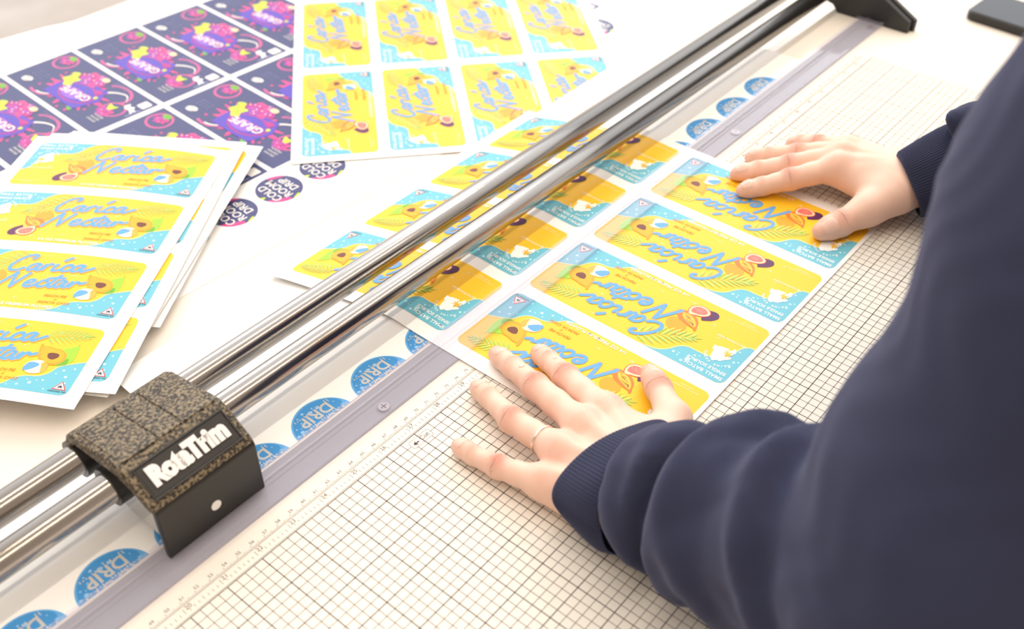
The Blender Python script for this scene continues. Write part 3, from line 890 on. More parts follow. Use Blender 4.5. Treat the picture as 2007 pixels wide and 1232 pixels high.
# steel body hanging on the rods
bm = bmesh.new()
prism_x(bm, [(0.0425, 0.0075), (0.0425, 0.0430), (0.0520, 0.0468), (0.0690, 0.0515), (0.1110, 0.0462), (0.1190, 0.0420), (0.1190, 0.0150), (0.0750, 0.0075)], HX0 + .0060, HX1 - .0060)
bmobj('steel_housing', bm, [M['chrome']], head, bevel=0.0006)
for y, z in RODS:
    for x0, x1 in ((HX0 + .0005, HX0 + .0065), (HX1 - .0065, HX1 - .0005)):
        bm = bmesh.new()
        n = 40
        ri, ro = 0.0098, 0.0128
        rings = []
        for x, r in ((x0, ri), (x0, ro), (x1, ro), (x1, ri)):
            rings.append([bm.verts.new((x, y + r * math.cos(2 * math.pi * i / n), z + r * math.sin(2 * math.pi * i / n))) for i in range(n)])
        for k in range(4):
            A_, B_ = rings[k], rings[(k + 1) % 4]
            for i in range(n): bm.faces.new((A_[i], A_[(i + 1) % n], B_[(i + 1) % n], B_[i]))
        bmesh.ops.recalc_face_normals(bm, faces=bm.faces)
        bmobj('rod_bushing', bm, [M['rib_black']], head)


# ================================================================== SHEETS
def smooth(a, b_, t):
    t = min(1, max(0, (t - a) / (b_ - a))); return t * t * (3 - 2 * t)


def drape(y, low):
    """height of a sheet that leaves the cutter's back edge and comes to rest on the table"""
    if y <= 0.088: return 0.0
    t = min(1.0, (y - 0.088) / (0.235 - 0.088))
    d = -TZ - 0.0015 - low
    return -d * (t ** 1.25)


def sheet(name, parent, w, h, th=0.00022, z=None, nu=2, nv=2, m='paper'):
    """w x h paper in local coordinates starting at (0,0), z(u,v) its height"""
    V = []; F = []
    zz = z or (lambda a_, c_: 0.0)
    for k in (0, 1):
        for j in range(nv + 1):
            for i in range(nu + 1):
                x = w * i / nu; y = h * j / nv
                V.append((x, y, zz(x, y) - (th if k == 0 else 0)))
    st = (nu + 1) * (nv + 1)
    for j in range(nv):
        for i in range(nu):
            a_ = j * (nu + 1) + i
            F.append((st + a_, st + a_ + 1, st + a_ + nu + 2, st + a_ + nu + 1))
            F.append((a_, a_ + nu + 1, a_ + nu + 2, a_ + 1))
    for i in range(nu):
        for a_, b_ in ((i, i + 1), (nv * (nu + 1) + i + 1, nv * (nu + 1) + i)):
            F.append((a_, b_, b_ + st, a_ + st))
    for j in range(nv):
        for a_, b_ in (((j + 1) * (nu + 1), j * (nu + 1)), (j * (nu + 1) + nu, (j + 1) * (nu + 1) + nu)):
            F.append((a_, b_, b_ + st, a_ + st))
    o = mesh(name, V, F, [M[m]], parent, smooth=False)
    return o


CAR = carica_art()
CUTS = [(0, [0.006 * i for i in range(1, 29)])]


def art_mesh(name, art, su=1, sv=1, cuts=None, fn=None):
    bm = art.bm(su, sv, cuts)
    if fn:
        for v in bm.verts: v.co = fn(v.co)
    me = bpy.data.meshes.new(name)
    bm.to_mesh(me); bm.free()
    for c_ in art.mats: me.materials.append(M[c_])
    return me


# -- sheet being cut: two columns of four labels
ms = empty('label_sheet', (0.757, -0.1345, 0.0))
tag(ms, 'large sheet of yellow papaya labels under the steel rods and clear strip, held by hands', 'sheet of labels', 'sheets of yellow labels')
MW, MH = 0.342, 0.372
SZ = 0.0013


def main_z(x, y):
    """x,y world"""
    low = 0.0065 * smooth(0.74, 0.9, x) * 0.2 + 0.006
    return SZ + drape(y, low) + 0.0015 * smooth(0.06, 0.1, y) * (1 - smooth(0.1, 0.16, y))


o = sheet('paper', ms, MW, MH, z=lambda u, v: main_z(u + .757, v - .1345), nu=6, nv=60)
flat_me = art_mesh('printed_label', CAR)
LBX = (0.8405, 0.9232, 1.0057, 1.0885)
for c_ in range(2):
    y0 = -0.131 + c_ * 0.183
    for x in LBX:
        if c_ == 0:
            o = bpy.data.objects.new('printed_label', flat_me); COL.objects.link(o)
            o.matrix_world = Matrix(((0, -1, 0, x), (1, 0, 0, y0), (0, 0, 1, SZ), (0, 0, 0, 1)))
        else:
            me = art_mesh('printed_label', CAR, cuts=CUTS, fn=lambda p: Vector((x - p.y, y0 + p.x, main_z(x - p.y, y0 + p.x) + p.z * 1.3)))
            o = bpy.data.objects.new('printed_label', me); COL.objects.link(o)
        o.parent = ms; o.matrix_parent_inverse = Matrix.Translation((-0.757, 0.1345, 0))


def frame(ox, oy, oz, deg):
    t = math.radians(deg)
    return Matrix(((math.cos(t), -math.sin(t), 0, ox), (math.sin(t), math.cos(t), 0, oy), (0, 0, 1, oz), (0, 0, 0, 1)))


def place(parent, mats_or_me, name, x, y, deg=0, z=0.0):
    o = bpy.data.objects.new(name, mats_or_me); COL.objects.link(o)
    o.parent = parent; o.location = (x, y, z); o.rotation_euler = (0, 0, math.radians(deg))
    return o


# -- grape sheet: local x = reading direction of labels, y = their up
gs = empty('grape_label_sheet')
gs.matrix_world = frame(0.958, 0.5455, TZ + 0.0004, 90 - 3.0)
tag(gs, 'big sheet of navy and pink grape labels lying at the far side of the table', 'sheet of labels')
o = sheet('paper', gs, 0.528, 0.98)
o.location = (-0.283, -0.53, 0)
GR = grape_art()
g_me = art_mesh('grape_label', GR)
for r in range(2):
    for k in range(-5, 6):
        place(gs, g_me, 'grape_label', -0.1845 * r, -0.0835 * k - 0.0)
c_me = art_mesh('round_sticker', circle_grape())
for k in range(-6, 10):
    place(gs, c_me, 'round_sticker', -0.2155, 0.0945 - 0.0515 * k + 0.0)

# -- yellow sheet lying over the grape sheet
ys = empty('label_sheet')
ys.matrix_world = frame(0.956, 0.309, TZ + 0.0016, 48.0)
tag(ys, 'flat sheet of yellow papaya labels turned sideways, lying over the navy grape sheet', 'sheet of labels', 'sheets of yellow labels')
o = sheet('paper', ys, 0.374, 0.356)
o.location = (-0.011, -0.2715, 0)
y_me = art_mesh('printed_label', CAR, su=.975, sv=1.045)
for c_ in range(2):
    for k in range(4):
        place(ys, y_me, 'printed_label', c_ * 0.1815, -0.0857 * k)

# -- stack of cut sheets at the left, top one first
STACK = [
    (0.6854, 0.5088, -0.0240, -57.2, 4, 'topmost cut sheet of yellow labels in the left stack, its whole labels in view'),
    (0.7017, 0.5059, -0.0272, -54.9, 4, 'second sheet of yellow labels in the left stack, showing only its right-hand ends'),
    (0.7165, 0.5030, -0.0302, -58.6, 4, 'third sheet in the left stack, a thin yellow and blue sliver beside the second'),
    (0.7060, 0.5000, -0.0330, -56.0, 3, 'lowest and shortest sheet in the left stack, only its white edge peeking out'),
]


def stack_z(k):
    amp = (0.0032, 0.0016, 0.0009, 0.0003)[k]

    def f(u, v):
        return amp * math.sin(math.pi * min(1, max(0, (u + .01) / .19))) + 0.0016 * smooth(0.10, -0.30, v) - 0.0015 * smooth(.12, .18, u) * (k == 0)
    return f


for k, (x, y, z, deg, nl, lab) in enumerate(STACK):
    st = empty('label_sheet')
    st.matrix_world = frame(x, y, z, deg)
    tag(st, lab, 'sheet of labels', 'stack of cut yellow label sheets')
    zs = stack_z(k)
    H_ = 0.0825 * nl + .013
    v0 = .0825 - H_
    nu, nv = 24, 8
    o = sheet('paper', st, 0.1935, H_, z=lambda u, v: zs(u - .0115, v + v0), nu=nu, nv=nv)
    o.location = (-0.0115, v0, 0)
    for j in range(nl):
        dy = -0.0832 * j
        me = art_mesh('printed_label', CAR, cuts=[(0, [0.008 * i for i in range(1, 22)])], fn=lambda p: Vector((p.x, p.y + dy, zs(p.x, p.y + dy) + p.z)))
        place(st, me, 'printed_label', 0, 0)

# -- blue sticker offcuts tucked under the rods
b_me = art_mesh('round_sticker', circle_blue(), cuts=[(1, [0.004 * i for i in range(-5, 6)])])


def off_z(x, y):
    return -0.0 + drape(y, 0.0015) + 0.0003


def offcut(name, x0, x1, y1, dy, label, skew=0.0):
    g = empty(name, (x0, 0.0525, 0))
    tag(g, label, 'sticker offcut', 'offcuts of blue round stickers')
    n = 40
    o = sheet('paper', g, x1 - x0, y1 - .0525, z=lambda u, v: off_z(x0 + u, .0525 + v) + dy, nu=2, nv=n)
    for v in o.data.vertices:
        if v.co.x < 1e-6: v.co.x += skew * v.co.y
    return g


def half_circle_mesh(cy):
    """sticker mesh cut off along the strip's edge, reading towards -x"""
    bm = BLUE.bm(1.0, 1.0, layer=4e-5, cuts=[(1, [0.004 * i for i in range(-5, 6)])])
    for v in bm.verts:
        v.co = Vector((-v.co.x, -v.co.y, v.co.z))
    geom = bm.verts[:] + bm.edges[:] + bm.faces[:]
    bmesh.ops.bisect_plane(bm, geom=geom, plane_co=Vector((0, 0.0527 - cy, 0)), plane_no=Vector((0, -1, 0)), clear_outer=True)
    me = bpy.data.meshes.new('round_sticker')
    bm.to_mesh(me); bm.free()
    for c_ in BLUE.mats: me.materials.append(M[c_])
    return me


BLUE = circle_blue()
CY = 0.0508
h_me = half_circle_mesh(CY)
oa = offcut('sticker_offcut', 0.3400, 0.5765, 0.150, 0.0, 'near offcut with blue round stickers, passing beneath the black cutting head')
ob = offcut('sticker_offcut', 0.5770, 1.320, 0.236, 0.0002, 'long white offcut of pale blue round stickers, its corner behind the cutting head', .16)
for g, xs, x0, dz in ((oa, [0.656 - .0535 * i for i in (5, 4, 3, 2)], 0.34, 0.0), (ob, [0.656 + .0535 * i for i in range(-1, 13)], 0.577, 0.0002)):
    for x in xs:
        if x + .0232 > (0.5765 if g is oa else 1.32): continue
        place(g, h_me, 'round_sticker', x - x0 + (0.0 if g is oa else 0.0), CY - 0.0525, 0, 0.00031 + dz)
# remove the sticker-cutting helper mesh that is not used
bpy.data.meshes.remove(b_me)

# -- white sheet curling at the table's far edge
rl = empty('blank_sheet', (0.55, 0.755, TZ + .0008))
tag(rl, 'blank white sheet curling up along the far edge of the table, top left', 'sheet of paper')
V = []; F = []
n = 24
for i in range(n + 1):
    t = i / n
    y = 0.056 * t
    z = 0.009 * t * t
    for x in (-0.35, 0.0, 0.20, 0.34, 0.46):
        k = 1 - smooth(0.25, 0.46, x) * .9
        V.append((x, y * k, z * k))
st = 5
for i in range(n):
    for j in range(st - 1):
        a_ = i * st + j
        F.append((a_, a_ + 1, a_ + st + 1, a_ + st))
o = mesh('paper', V, F, [M['paper']], rl, smooth=True)
md = o.modifiers.new('thick', 'SOLIDIFY'); md.thickness = 0.0003

# ================================================================== PHONE
ph = empty('mobile_phone')
ph.matrix_world = frame(1.650, -0.090, TZ, -94)
tag(ph, 'black smartphone in a rubber case lying screen up at the upper right', 'phone')
bm = bmesh.new()
P = rrect(-0.075, -0.037, 0.075, 0.037, 0.011, 8)
lo_ = [bm.verts.new((x, y, 0.0)) for x, y in P]; hi_ = [bm.verts.new((x, y, 0.0105)) for x, y in P]
bm.faces.new(lo_[::-1]); bm.faces.new(hi_)
for i in range(len(P)): bm.faces.new((lo_[i], lo_[(i + 1) % len(P)], hi_[(i + 1) % len(P)], hi_[i]))
bmobj('case', bm, [M['phone_case']], ph, bevel=0.0025)
bm = bmesh.new()
P = rrect(-0.0725, -0.0345, 0.0725, 0.0345, 0.009, 8)
lo_ = [bm.verts.new((x, y, 0.0100)) for x, y in P]; hi_ = [bm.verts.new((x, y, 0.0112)) for x, y in P]
bm.faces.new(lo_[::-1]); bm.faces.new(hi_)
for i in range(len(P)): bm.faces.new((lo_[i], lo_[(i + 1) % len(P)], hi_[(i + 1) % len(P)], hi_[i]))
bmobj('screen', bm, [M['phone_screen']], ph, bevel=0.0004)
bm = bmesh.new(); box(bm, -0.018, -0.006, -0.0378, -0.0366, 0.0038, 0.0062)
bmobj('side_button', bm, [M['phone_case']], ph, bevel=0.0004)


# ================================================================== PERSON
def surface_nets(f, lo, hi, h):
    lo = np.array(lo, float); hi = np.array(hi, float)
    n = np.ceil((hi - lo) / h).astype(int) + 1
    xs = [lo[k] + h * np.arange(n[k]) for k in range(3)]
    D = np.empty(n, np.float32)
    YY, ZZ = np.meshgrid(xs[1], xs[2], indexing='ij')
    step = max(1, int(400000 // (n[1] * n[2])))
    for i in range(0, n[0], step):
        xx = xs[0][i:i + step]
        P = np.empty((len(xx), n[1], n[2], 3), np.float32)
        P[..., 0] = xx[:, None, None]; P[..., 1] = YY[None]; P[..., 2] = ZZ[None]
        D[i:i + step] = f(P.reshape(-1, 3)).reshape(len(xx), n[1], n[2])
    sg = D < 0
    c = np.zeros(tuple(n - 1), np.int8)
    for dx in (0, 1):
        for dy in (0, 1):
            for dz in (0, 1):
                c += sg[dx:n[0] - 1 + dx, dy:n[1] - 1 + dy, dz:n[2] - 1 + dz]
    act = (c > 0) & (c < 8)
    idx = -np.ones(act.shape, np.int64)
    ijk = np.argwhere(act)
    idx[act] = np.arange(len(ijk))
    acc = np.zeros((len(ijk), 3)); cnt = np.zeros(len(ijk))
    corners = [(a, b_, d) for a in (0, 1) for b_ in (0, 1) for d in (0, 1)]
    for a in corners:
        for ax in range(3):
            if a[ax] == 1: continue
            b_ = list(a); b_[ax] = 1
            va = D[ijk[:, 0] + a[0], ijk[:, 1] + a[1], ijk[:, 2] + a[2]]
            vb = D[ijk[:, 0] + b_[0], ijk[:, 1] + b_[1], ijk[:, 2] + b_[2]]
            m_ = (va < 0) != (vb < 0)
            t = np.where(m_, va / np.where(m_, va - vb, 1), 0)
            p = np.array(a, float)[None] + t[:, None] * (np.array(b_) - np.array(a))[None]
            acc += np.where(m_[:, None], p, 0); cnt += m_
    V = lo + h * (ijk + acc / cnt[:, None])
    F = []
    for ax in range(3):
        o1, o2 = [(1, 2), (2, 0), (0, 1)][ax]
        s0 = [slice(None)] * 3; s1 = [slice(None)] * 3
        s0[ax] = slice(0, n[ax] - 1); s1[ax] = slice(1, n[ax])
        A_, B_ = sg[tuple(s0)], sg[tuple(s1)]
        for inside_first in (True, False):
            m_ = (A_ & ~B_) if inside_first else (~A_ & B_)
            e_ = np.argwhere(m_)
            ok = (e_[:, o1] > 0) & (e_[:, o2] > 0) & (e_[:, o1] < n[o1] - 1) & (e_[:, o2] < n[o2] - 1)
            e_ = e_[ok]
            q_ = []
            for d1, d2 in ((-1, -1), (0, -1), (0, 0), (-1, 0)):
                g = e_.copy(); g[:, o1] += d1; g[:, o2] += d2
                q_.append(idx[g[:, 0], g[:, 1], g[:, 2]])
            q_ = np.stack(q_, 1)
            if not inside_first: q_ = q_[:, ::-1]
            F.append(q_)
    return V, np.concatenate(F)


def cone(P, a, b_, ra, rb):
    a = np.array(a, np.float32); b_ = np.array(b_, np.float32)
    ba = b_ - a
    t = np.clip(((P - a) @ ba) / (ba @ ba), 0, 1)
    d = np.linalg.norm(P - a - t[:, None] * ba, axis=1)
    return d - (ra + (rb - ra) * t)


def smin(a, b_, k):
    h = np.clip(0.5 + 0.5 * (b_ - a) / k, 0, 1)
    return b_ * (1 - h) + a * h - k * h * (1 - h)


MM = 0.001


class Hand:
    def __init__(s, fingers, thumb, wrist, fore, palm_extra=()):
        s.F = [[np.array(p) * MM for p in f] for f in fingers]
        s.T = [np.array(p) * MM for p in thumb]
        s.W = np.array(wrist) * MM; s.E = np.array(fore) * MM
        s.R = [(10.2, 8.7, 7.3, 6.2), (10.4, 8.8, 7.5, 6.4), (9.9, 8.3, 7.0, 6.0), (8.8, 7.3, 6.2, 5.5)]
        s.RT = (13.0, 10.2, 8.9, 6.9)
        s.extra = palm_extra

    def finger(s, P, J, R):
        mcp, pip, dip, tip = J
        r = [x * MM for x in R]
        mid = mcp * .45 + pip * .55
        d = cone(P, mcp, mid, r[0], r[1] * .99)
        d = smin(d, cone(P, mid, pip, r[1] * .99, r[1] * 1.04), .004)
        m2 = pip * .5 + dip * .5
        d = smin(d, cone(P, pip, m2, r[1] * 1.03, r[2] * .98), .003)
        d = smin(d, cone(P, m2, dip, r[2] * .98, r[2] * 1.02), .003)
        pad = dip * .35 + tip * .65
        d = smin(d, cone(P, dip, pad, r[2], r[3] * 1.10), .003)
        d = smin(d, cone(P, pad, tip, r[3] * 1.10, r[3] * .92), .003)
        # soft pad below the tip
        return d

    def sdf(s, P):
        # palm: metacarpals blended into a slab
        pal = None
        wr = s.W
        mcps = [f[0] for f in s.F]
        side = mcps[3] - mcps[0]; side /= np.linalg.norm(side)
        for i, m_ in enumerate(mcps):
            wq = wr + side * (i - 1.5) * .0085
            d = cone(P, m_ + np.array([0, 0, -.001]), wq, (.0102, .0108, .0102, .0092)[i], .0148)
            pal = d if pal is None else smin(pal, d, .011)
            base = (m_ * .6 + wq * .4); base = base.copy(); base[2] = max(.010, base[2] - .012)
            pal = smin(pal, cone(P, m_ * .8 + wq * .2 + np.array([0, 0, -.006]), base, .0085, .0120), .012)
        # thenar and hypothenar
        cmc, tm, ti, tt = s.T
        pal = smin(pal, cone(P, cmc, tm, s.RT[0] * MM * 1.15, s.RT[1] * MM * 1.04), .014)
        pal = smin(pal, cone(P, (tm + mcps[0]) / 2 * .5 + cmc * .5, mcps[0] + np.array([0, 0, -.006]), .0085, .0070), .014)
        pal = smin(pal, cone(P, wr, s.E, .0205, .030), .016)
        hy = mcps[3] * .45 + wr * .55; hy = hy.copy(); hy[2] = .014
        pal = smin(pal, cone(P, hy, wr * .8 + mcps[3] * .2, .0135, .0155), .012)
        out = pal.copy()
        # extensor tendons and knuckles as gentle ridges
        for i, m_ in enumerate(mcps):
            kn = cone(P, m_ + np.array([0, 0, .0022]), m_ + np.array([0, 0, .0022]) + (wr - m_) * .05, .0094, .0085)
            out = smin(out, kn, .006)
            td = cone(P, m_ + np.array([0, 0, .0085]), m_ * .35 + wr * .65 + np.array([0, 0, .0105]), .0022, .0014)
            out = smin(out, td, .006)
        res = out
        for i in range(4):
            res = np.minimum(res, smin(out, s.finger(P, s.F[i], s.R[i]), .0075))
        rt = [x * MM for x in s.RT]
        th = cone(P, tm, tm * .5 + ti * .5, rt[1], rt[2] * .93)
        th = smin(th, cone(P, tm * .5 + ti * .5, ti, rt[2] * .93, rt[2] * 1.02), .004)
        pad = ti * .45 + tt * .55
        th = smin(th, cone(P, ti, pad, rt[2], rt[3] * 1.16), .003)
        th = smin(th, cone(P, pad, tt, rt[3] * 1.12, rt[3] * .90), .003)
        res = np.minimum(res, smin(out, th, .010))
        # rest on the surface: flatten what would sink below it
        return np.maximum(res, s.floor - P[:, 2])

    floor = 0.0022

    def red(s, V):
        r = np.zeros(len(V))
        for J in s.F:
            for c_, rad, k in ((J[1], .0078, .75), (J[0], .0100, .35), (J[2], .0055, .30), (J[3], .0075, .45)):
                c2 = c_ + np.array([0, 0, .006])
                r += k * np.exp(-(np.linalg.norm(V - c2, axis=1) / rad) ** 2)
        for c_, rad, k in ((s.T[2], .009, .6), (s.T[3], .010, .55)):
            r += k * np.exp(-(np.linalg.norm(V - c_ - np.array([0, 0, .005]), axis=1) / rad) ** 2)
        return np.clip(r, 0, 1)

    def wrinkle(s, V):
        kt = np.zeros(len(V)); mk = np.zeros(len(V))
        js = [(J[1], J[2] - J[0], .0062, 1.0) for J in s.F] + [(J[2], J[3] - J[1], .0042, .6) for J in s.F] + [(s.T[2], s.T[3] - s.T[1], .0070, 1.0)]
        for c_, ax, rad, k in js:
            ax = ax / np.linalg.norm(ax)
            u = np.array([0, 0, 1.0]) - ax * ax[2]; u /= np.linalg.norm(u)
            r = V - (c_ + u * .0075)
            t = r @ ax; w = np.linalg.norm(r - t[:, None] * ax, axis=1)
            m_ = k * np.exp(-(t / (rad * .85)) ** 2 - (w / (rad * 1.15)) ** 2)
            # creases bow around the knuckle
            tt = t * 1000 + (w * 1000) ** 2 * .05 * np.sign(t)
            up = m_ > mk
            kt = np.where(up, tt, kt); mk = np.where(up, m_, mk)
        return kt, mk

    def project(s, p, d):
        """march from outside towards the axis"""
        p = np.array(p, np.float32)[None]
        for _ in range(40):
            v = float(s.sdf(p)[0])
            if v < 2e-5: break
            p = p + np.array(d, np.float32)[None] * v * .8
        return p[0]


HL = Hand(
    fingers=[[(765, -95, 21), (779, -52, 15), (788, -31, 10), (793, -18, 6.8)],
             [(744, -92, 23), (758, -43, 16.5), (767, -16, 10.5), (772.5, 3, 7)],
             [(720, -92, 20.5), (725, -50, 15.5), (735.5, -22, 9.5), (739.5, -8, 6.8)],
             [(698, -97, 14.5), (692.5, -66, 11), (692, -46, 7.6), (692.8, -33, 6.0)]],
    thumb=[(756, -146, 21), (790, -130, 18), (811, -106, 13.5), (822, -91, 11.0)],
    wrist=(722, -166, 29), fore=(705, -225, 62))
HR = Hand(
    fingers=[[(1112, -83, 29), (1088, -54, 17), (1073.5, -37, 10.0), (1062, -26, 6.8)],
             [(1127, -79, 31), (1106, -44, 18), (1094, -22, 10), (1081, -9, 6.8)],
             [(1143, -76, 27), (1129, -40, 17), (1121, -18, 9.8), (1112.5, -5, 6.6)],
             [(1158, -74, 21), (1154, -46, 17), (1160, -30, 9.5), (1157, -21, 6.0)]],
    thumb=[(1112, -135, 24), (1087, -124, 18), (1064, -113, 12.0), (1049, -105, 8.8)],
    wrist=(1142, -138, 27), fore=(1165, -200, 60))
HR.R = [(10.8, 9.2, 7.9, 6.8), (11.0, 9.3, 8.0, 6.9), (10.4, 8.8, 7.6, 6.6), (9.4, 8.0, 7.0, 6.2)]
HR.RT = (15.0, 12.0, 10.8, 8.6)

person = empty('person', (0.86, -0.42, TZ - 0.74))
tag(person, 'person in a navy sweatshirt leaning over the cutter, both hands spread flat', 'person')
PINV = Matrix.Translation((-0.86, 0.42, -(TZ - 0.74)))

BV = []; BF = []; BR = []; BK = []; BM = []
base = 0


def add_body(V, F, red, kt=None, mk=None):
    global base
    z = np.zeros(len(V))
    BV.append(V); BF.append(F + base); BR.append(red); BK.append(z if kt is None else kt); BM.append(z if mk is None else mk); base += len(V)


for H, lo, hi in ((HL, (0.655, -0.215, -0.002), (0.845, 0.018, 0.085)), (HR, (1.028, -0.20, -0.002), (1.19, 0.012, 0.085))):
    V, F = surface_nets(H.sdf, lo, hi, 0.00105)
    add_body(V, F, H.red(V), *H.wrinkle(V))


def body_sdf(P):
    d = cone(P, (.705, -.222, .060), (.703, -.325, .135), .030, .040)
    d = smin(d, cone(P, (.703, -.325, .135), (.825, -.36, .37), .038, .050), .03)
    d = smin(d, cone(P, (.825, -.37, .38), (1.11, -.40, .39), .055, .055), .05)
    d = smin(d, cone(P, (1.11, -.40, .385), (1.235, -.325, .170), .048, .038), .03)
    d = smin(d, cone(P, (1.235, -.325, .170), (1.163, -.197, .062), .040, .030), .03)
    d = smin(d, cone(P, (.98, -.45, .34), (.98, -.58, .0), .10, .11), .06)
    d = smin(d, cone(P, (.98, -.39, .42), (.98, -.345, .52), .056, .052), .03)
    # head, bent forward over the work
    d = smin(d, cone(P, (.98, -.335, .60), (.98, -.305, .635), .078, .080), .03)
    d = smin(d, cone(P, (.98, -.275, .555), (.98, -.290, .60), .042, .062), .03)
    d = smin(d, cone(P, (.98, -.226, .575), (.98, -.232, .610), .011, .007), .010)
    for sx in (-1, 1):
        d = smin(d, cone(P, (.98 + sx * .079, -.325, .575), (.98 + sx * .084, -.335, .615), .009, .014), .008)
    return d


V, F = surface_nets(body_sdf, (0.62, -0.71, -0.14), (1.30, -0.16, 0.73), 0.006)
add_body(V, F, np.zeros(len(V)))
V = np.concatenate(BV); F = np.concatenate(BF); R_ = np.concatenate(BR)
body = mesh('body', V, [tuple(int(i) for i in f) for f in F], [M['skin']], person, smooth=True)
body.matrix_parent_inverse = PINV
at_ = body.data.attributes.new('red', 'FLOAT', 'POINT')
at_.data.foreach_set('value', R_.astype(np.float32))
for nm, ar in (('crease', np.concatenate(BK)), ('creased', np.concatenate(BM))):
    at_ = body.data.attributes.new(nm, 'FLOAT', 'POINT')
    at_.data.foreach_set('value', ar.astype(np.float32))


def nail(H, J, r, width=52, s0=.50, s1=1.16, up=None):
    dip, tip = J[2], J[3]
    ax = tip - dip; L_ = np.linalg.norm(ax); ax = ax / L_
    up = np.array([0, 0, 1.0]) if up is None else np.array(up, float)
    u = up - ax * (up @ ax); u /= np.linalg.norm(u)
    sd_ = np.cross(ax, u)
    V = []; F = []
    ns, nt = 10, 10
    for i in range(ns + 1):
        s_ = -1 + 2 * i / ns
        wdt = (1 - abs(s_) ** 3.2) ** (1 / 3.2) if abs(s_) < 1 else 0.0
        wdt = max(wdt, .25)
        for j in range(nt + 1):
            t = -1 + 2 * j / nt
            th = math.radians(width) * t * wdt
            c_ = dip + ax * L_ * (s0 + (s1 - s0) * (i / ns))
            lim = tip @ ax + r * MM * .30
            if c_ @ ax > lim: c_ = c_ - ax * (c_ @ ax - lim)
            dr = u * math.cos(th) + sd_ * math.sin(th)
            p = H.project(c_ + dr * .014, -dr)
            e_ = max(abs(s_), abs(t))
            V.append(p + dr * (.00038 if e_ < .99 else -.00015))
    for i in range(ns):
        for j in range(nt):
            a_ = i * (nt + 1) + j
            F.append((a_, a_ + 1, a_ + nt + 2, a_ + nt + 1))
    o = mesh('fingernail', V, F, [M['nail']], person, smooth=True)
    o.matrix_parent_inverse = PINV
    return o


for H in (HL, HR):
    for J, R in zip(H.F, H.R):
        nail(H, J, R[3])
nail(HL, HL.T, 6.6, width=50, s0=.35, s1=1.3, up=(.45, -.35, .8))
nail(HR, HR.T, 8.4, width=42, s0=.38, s1=1.18, up=(-.2, -.55, .8))

# thin ring on the left ring finger
J = HL.F[2]
rc = J[0] * .66 + J[1] * .34; ax = J[1] - J[0]; ax /= np.linalg.norm(ax)
u = np.array([0, 0, 1.0]) - ax * ax[2]; u /= np.linalg.norm(u); sd_ = np.cross(ax, u)
V = []; F = []
n, k = 64, 10
dirs = []; rads = []
for i in range(n):
    th = 2 * math.pi * i / n
    dr = u * math.cos(th) + sd_ * math.sin(th)
    p = HL.project(rc + dr * .0135, -dr)
    dirs.append(dr); rads.append(min(.0104, max(.0080, float(np.linalg.norm(p - rc)))))
ft = np.fft.rfft(np.array(rads)); ft[4:] = 0; rads = np.fft.irfft(ft, n) + .0004
for dr, rad in zip(dirs, rads):
    for j in range(k):
        a_ = 2 * math.pi * j / k
        V.append(rc + dr * (rad + .0008 * math.cos(a_)) + ax * .0010 * math.sin(a_))
for i in range(n):
    for j in range(k):
        F.append((i * k + j, ((i + 1) % n) * k + j, ((i + 1) % n) * k + (j + 1) % k, i * k + (j + 1) % k))
o = mesh('finger_ring', V, F, [M['gold']], person, smooth=True)
o.matrix_parent_inverse = PINV
o['label'] = 'thin gold ring'


# little finger tattoos
def tattoo(H, J, segs, t0):
    c_ = J[2] * t0 + J[1] * (1 - t0)
    ax = J[2] - J[1]; ax = ax / np.linalg.norm(ax)
    u = np.array([0, 0, 1.0]) - ax * ax[2]; u /= np.linalg.norm(u); sd_ = np.cross(ax, u)
    V = []; F = []
    for st in segs:
        st = catmull(st, 4) if len(st) > 2 else st
        for (a0, b0), (a1, b1) in zip(st[:-1], st[1:]):
            d_ = np.array([a1 - a0, b1 - b0]); d_ = d_ / (np.linalg.norm(d_) or 1); nn = np.array([-d_[1], d_[0]]) * .22
            q_ = []
            for a_, b2 in ((a0 + nn[0], b0 + nn[1]), (a0 - nn[0], b0 - nn[1]), (a1 - nn[0], b1 - nn[1]), (a1 + nn[0], b1 + nn[1])):
                base_ = c_ + ax * a_ * MM + sd_ * b2 * MM
                q_.append(H.project(base_ + u * .012, -u) + u * .00012)
            b_i = len(V); V += q_; F.append((b_i, b_i + 1, b_i + 2, b_i + 3))
    o = mesh('finger_tattoo', V, F, [M['tattoo']], person)
    o.matrix_parent_inverse = PINV


tattoo(HL, HL.F[1], [[(1.4, -2.2), (0.0, -1.2), (-.4, .4), (.4, 2.0)], [(2.4, -1.2), (2.8, -1.0)], [(2.4, .8), (2.8, 1.0)]], .50)
tattoo(HL, HL.F[0], [[(-1.4, -1.4), (1.4, 1.4)], [(-1.4, 1.4), (1.4, -1.4)]], .55)

# ---- sweatshirt
SLV = {}


def seg_coords(P, a, b_):
    a = np.array(a, np.float32); b_ = np.array(b_, np.float32)
    ba = b_ - a; L_ = np.linalg.norm(ba); ax = ba / L_
    t = (P - a) @ ax
    u = np.array([0, 0, 1.0]) - ax * ax[2]; u /= np.linalg.norm(u); v = np.cross(ax, u)
    r = P - a
    ph_ = np.arctan2(r @ v, r @ u)
    return t, ph_, L_


LC0 = np.array((.7260, -.1275, .0240)); LC1 = np.array((.7155, -.1590, .0330))      # left cuff: mouth and seam
LE = np.array((.697, -.325, .119))                                              # left elbow
LS = np.array((.813, -.330, .385))                                              # left shoulder
RC0 = np.array((1.1280, -.1400, .0268)); RC1 = np.array((1.1560, -.1720, .0480))
RE = np.array((1.235, -.325, .170)); RS = np.array((1.11, -.40, .395))


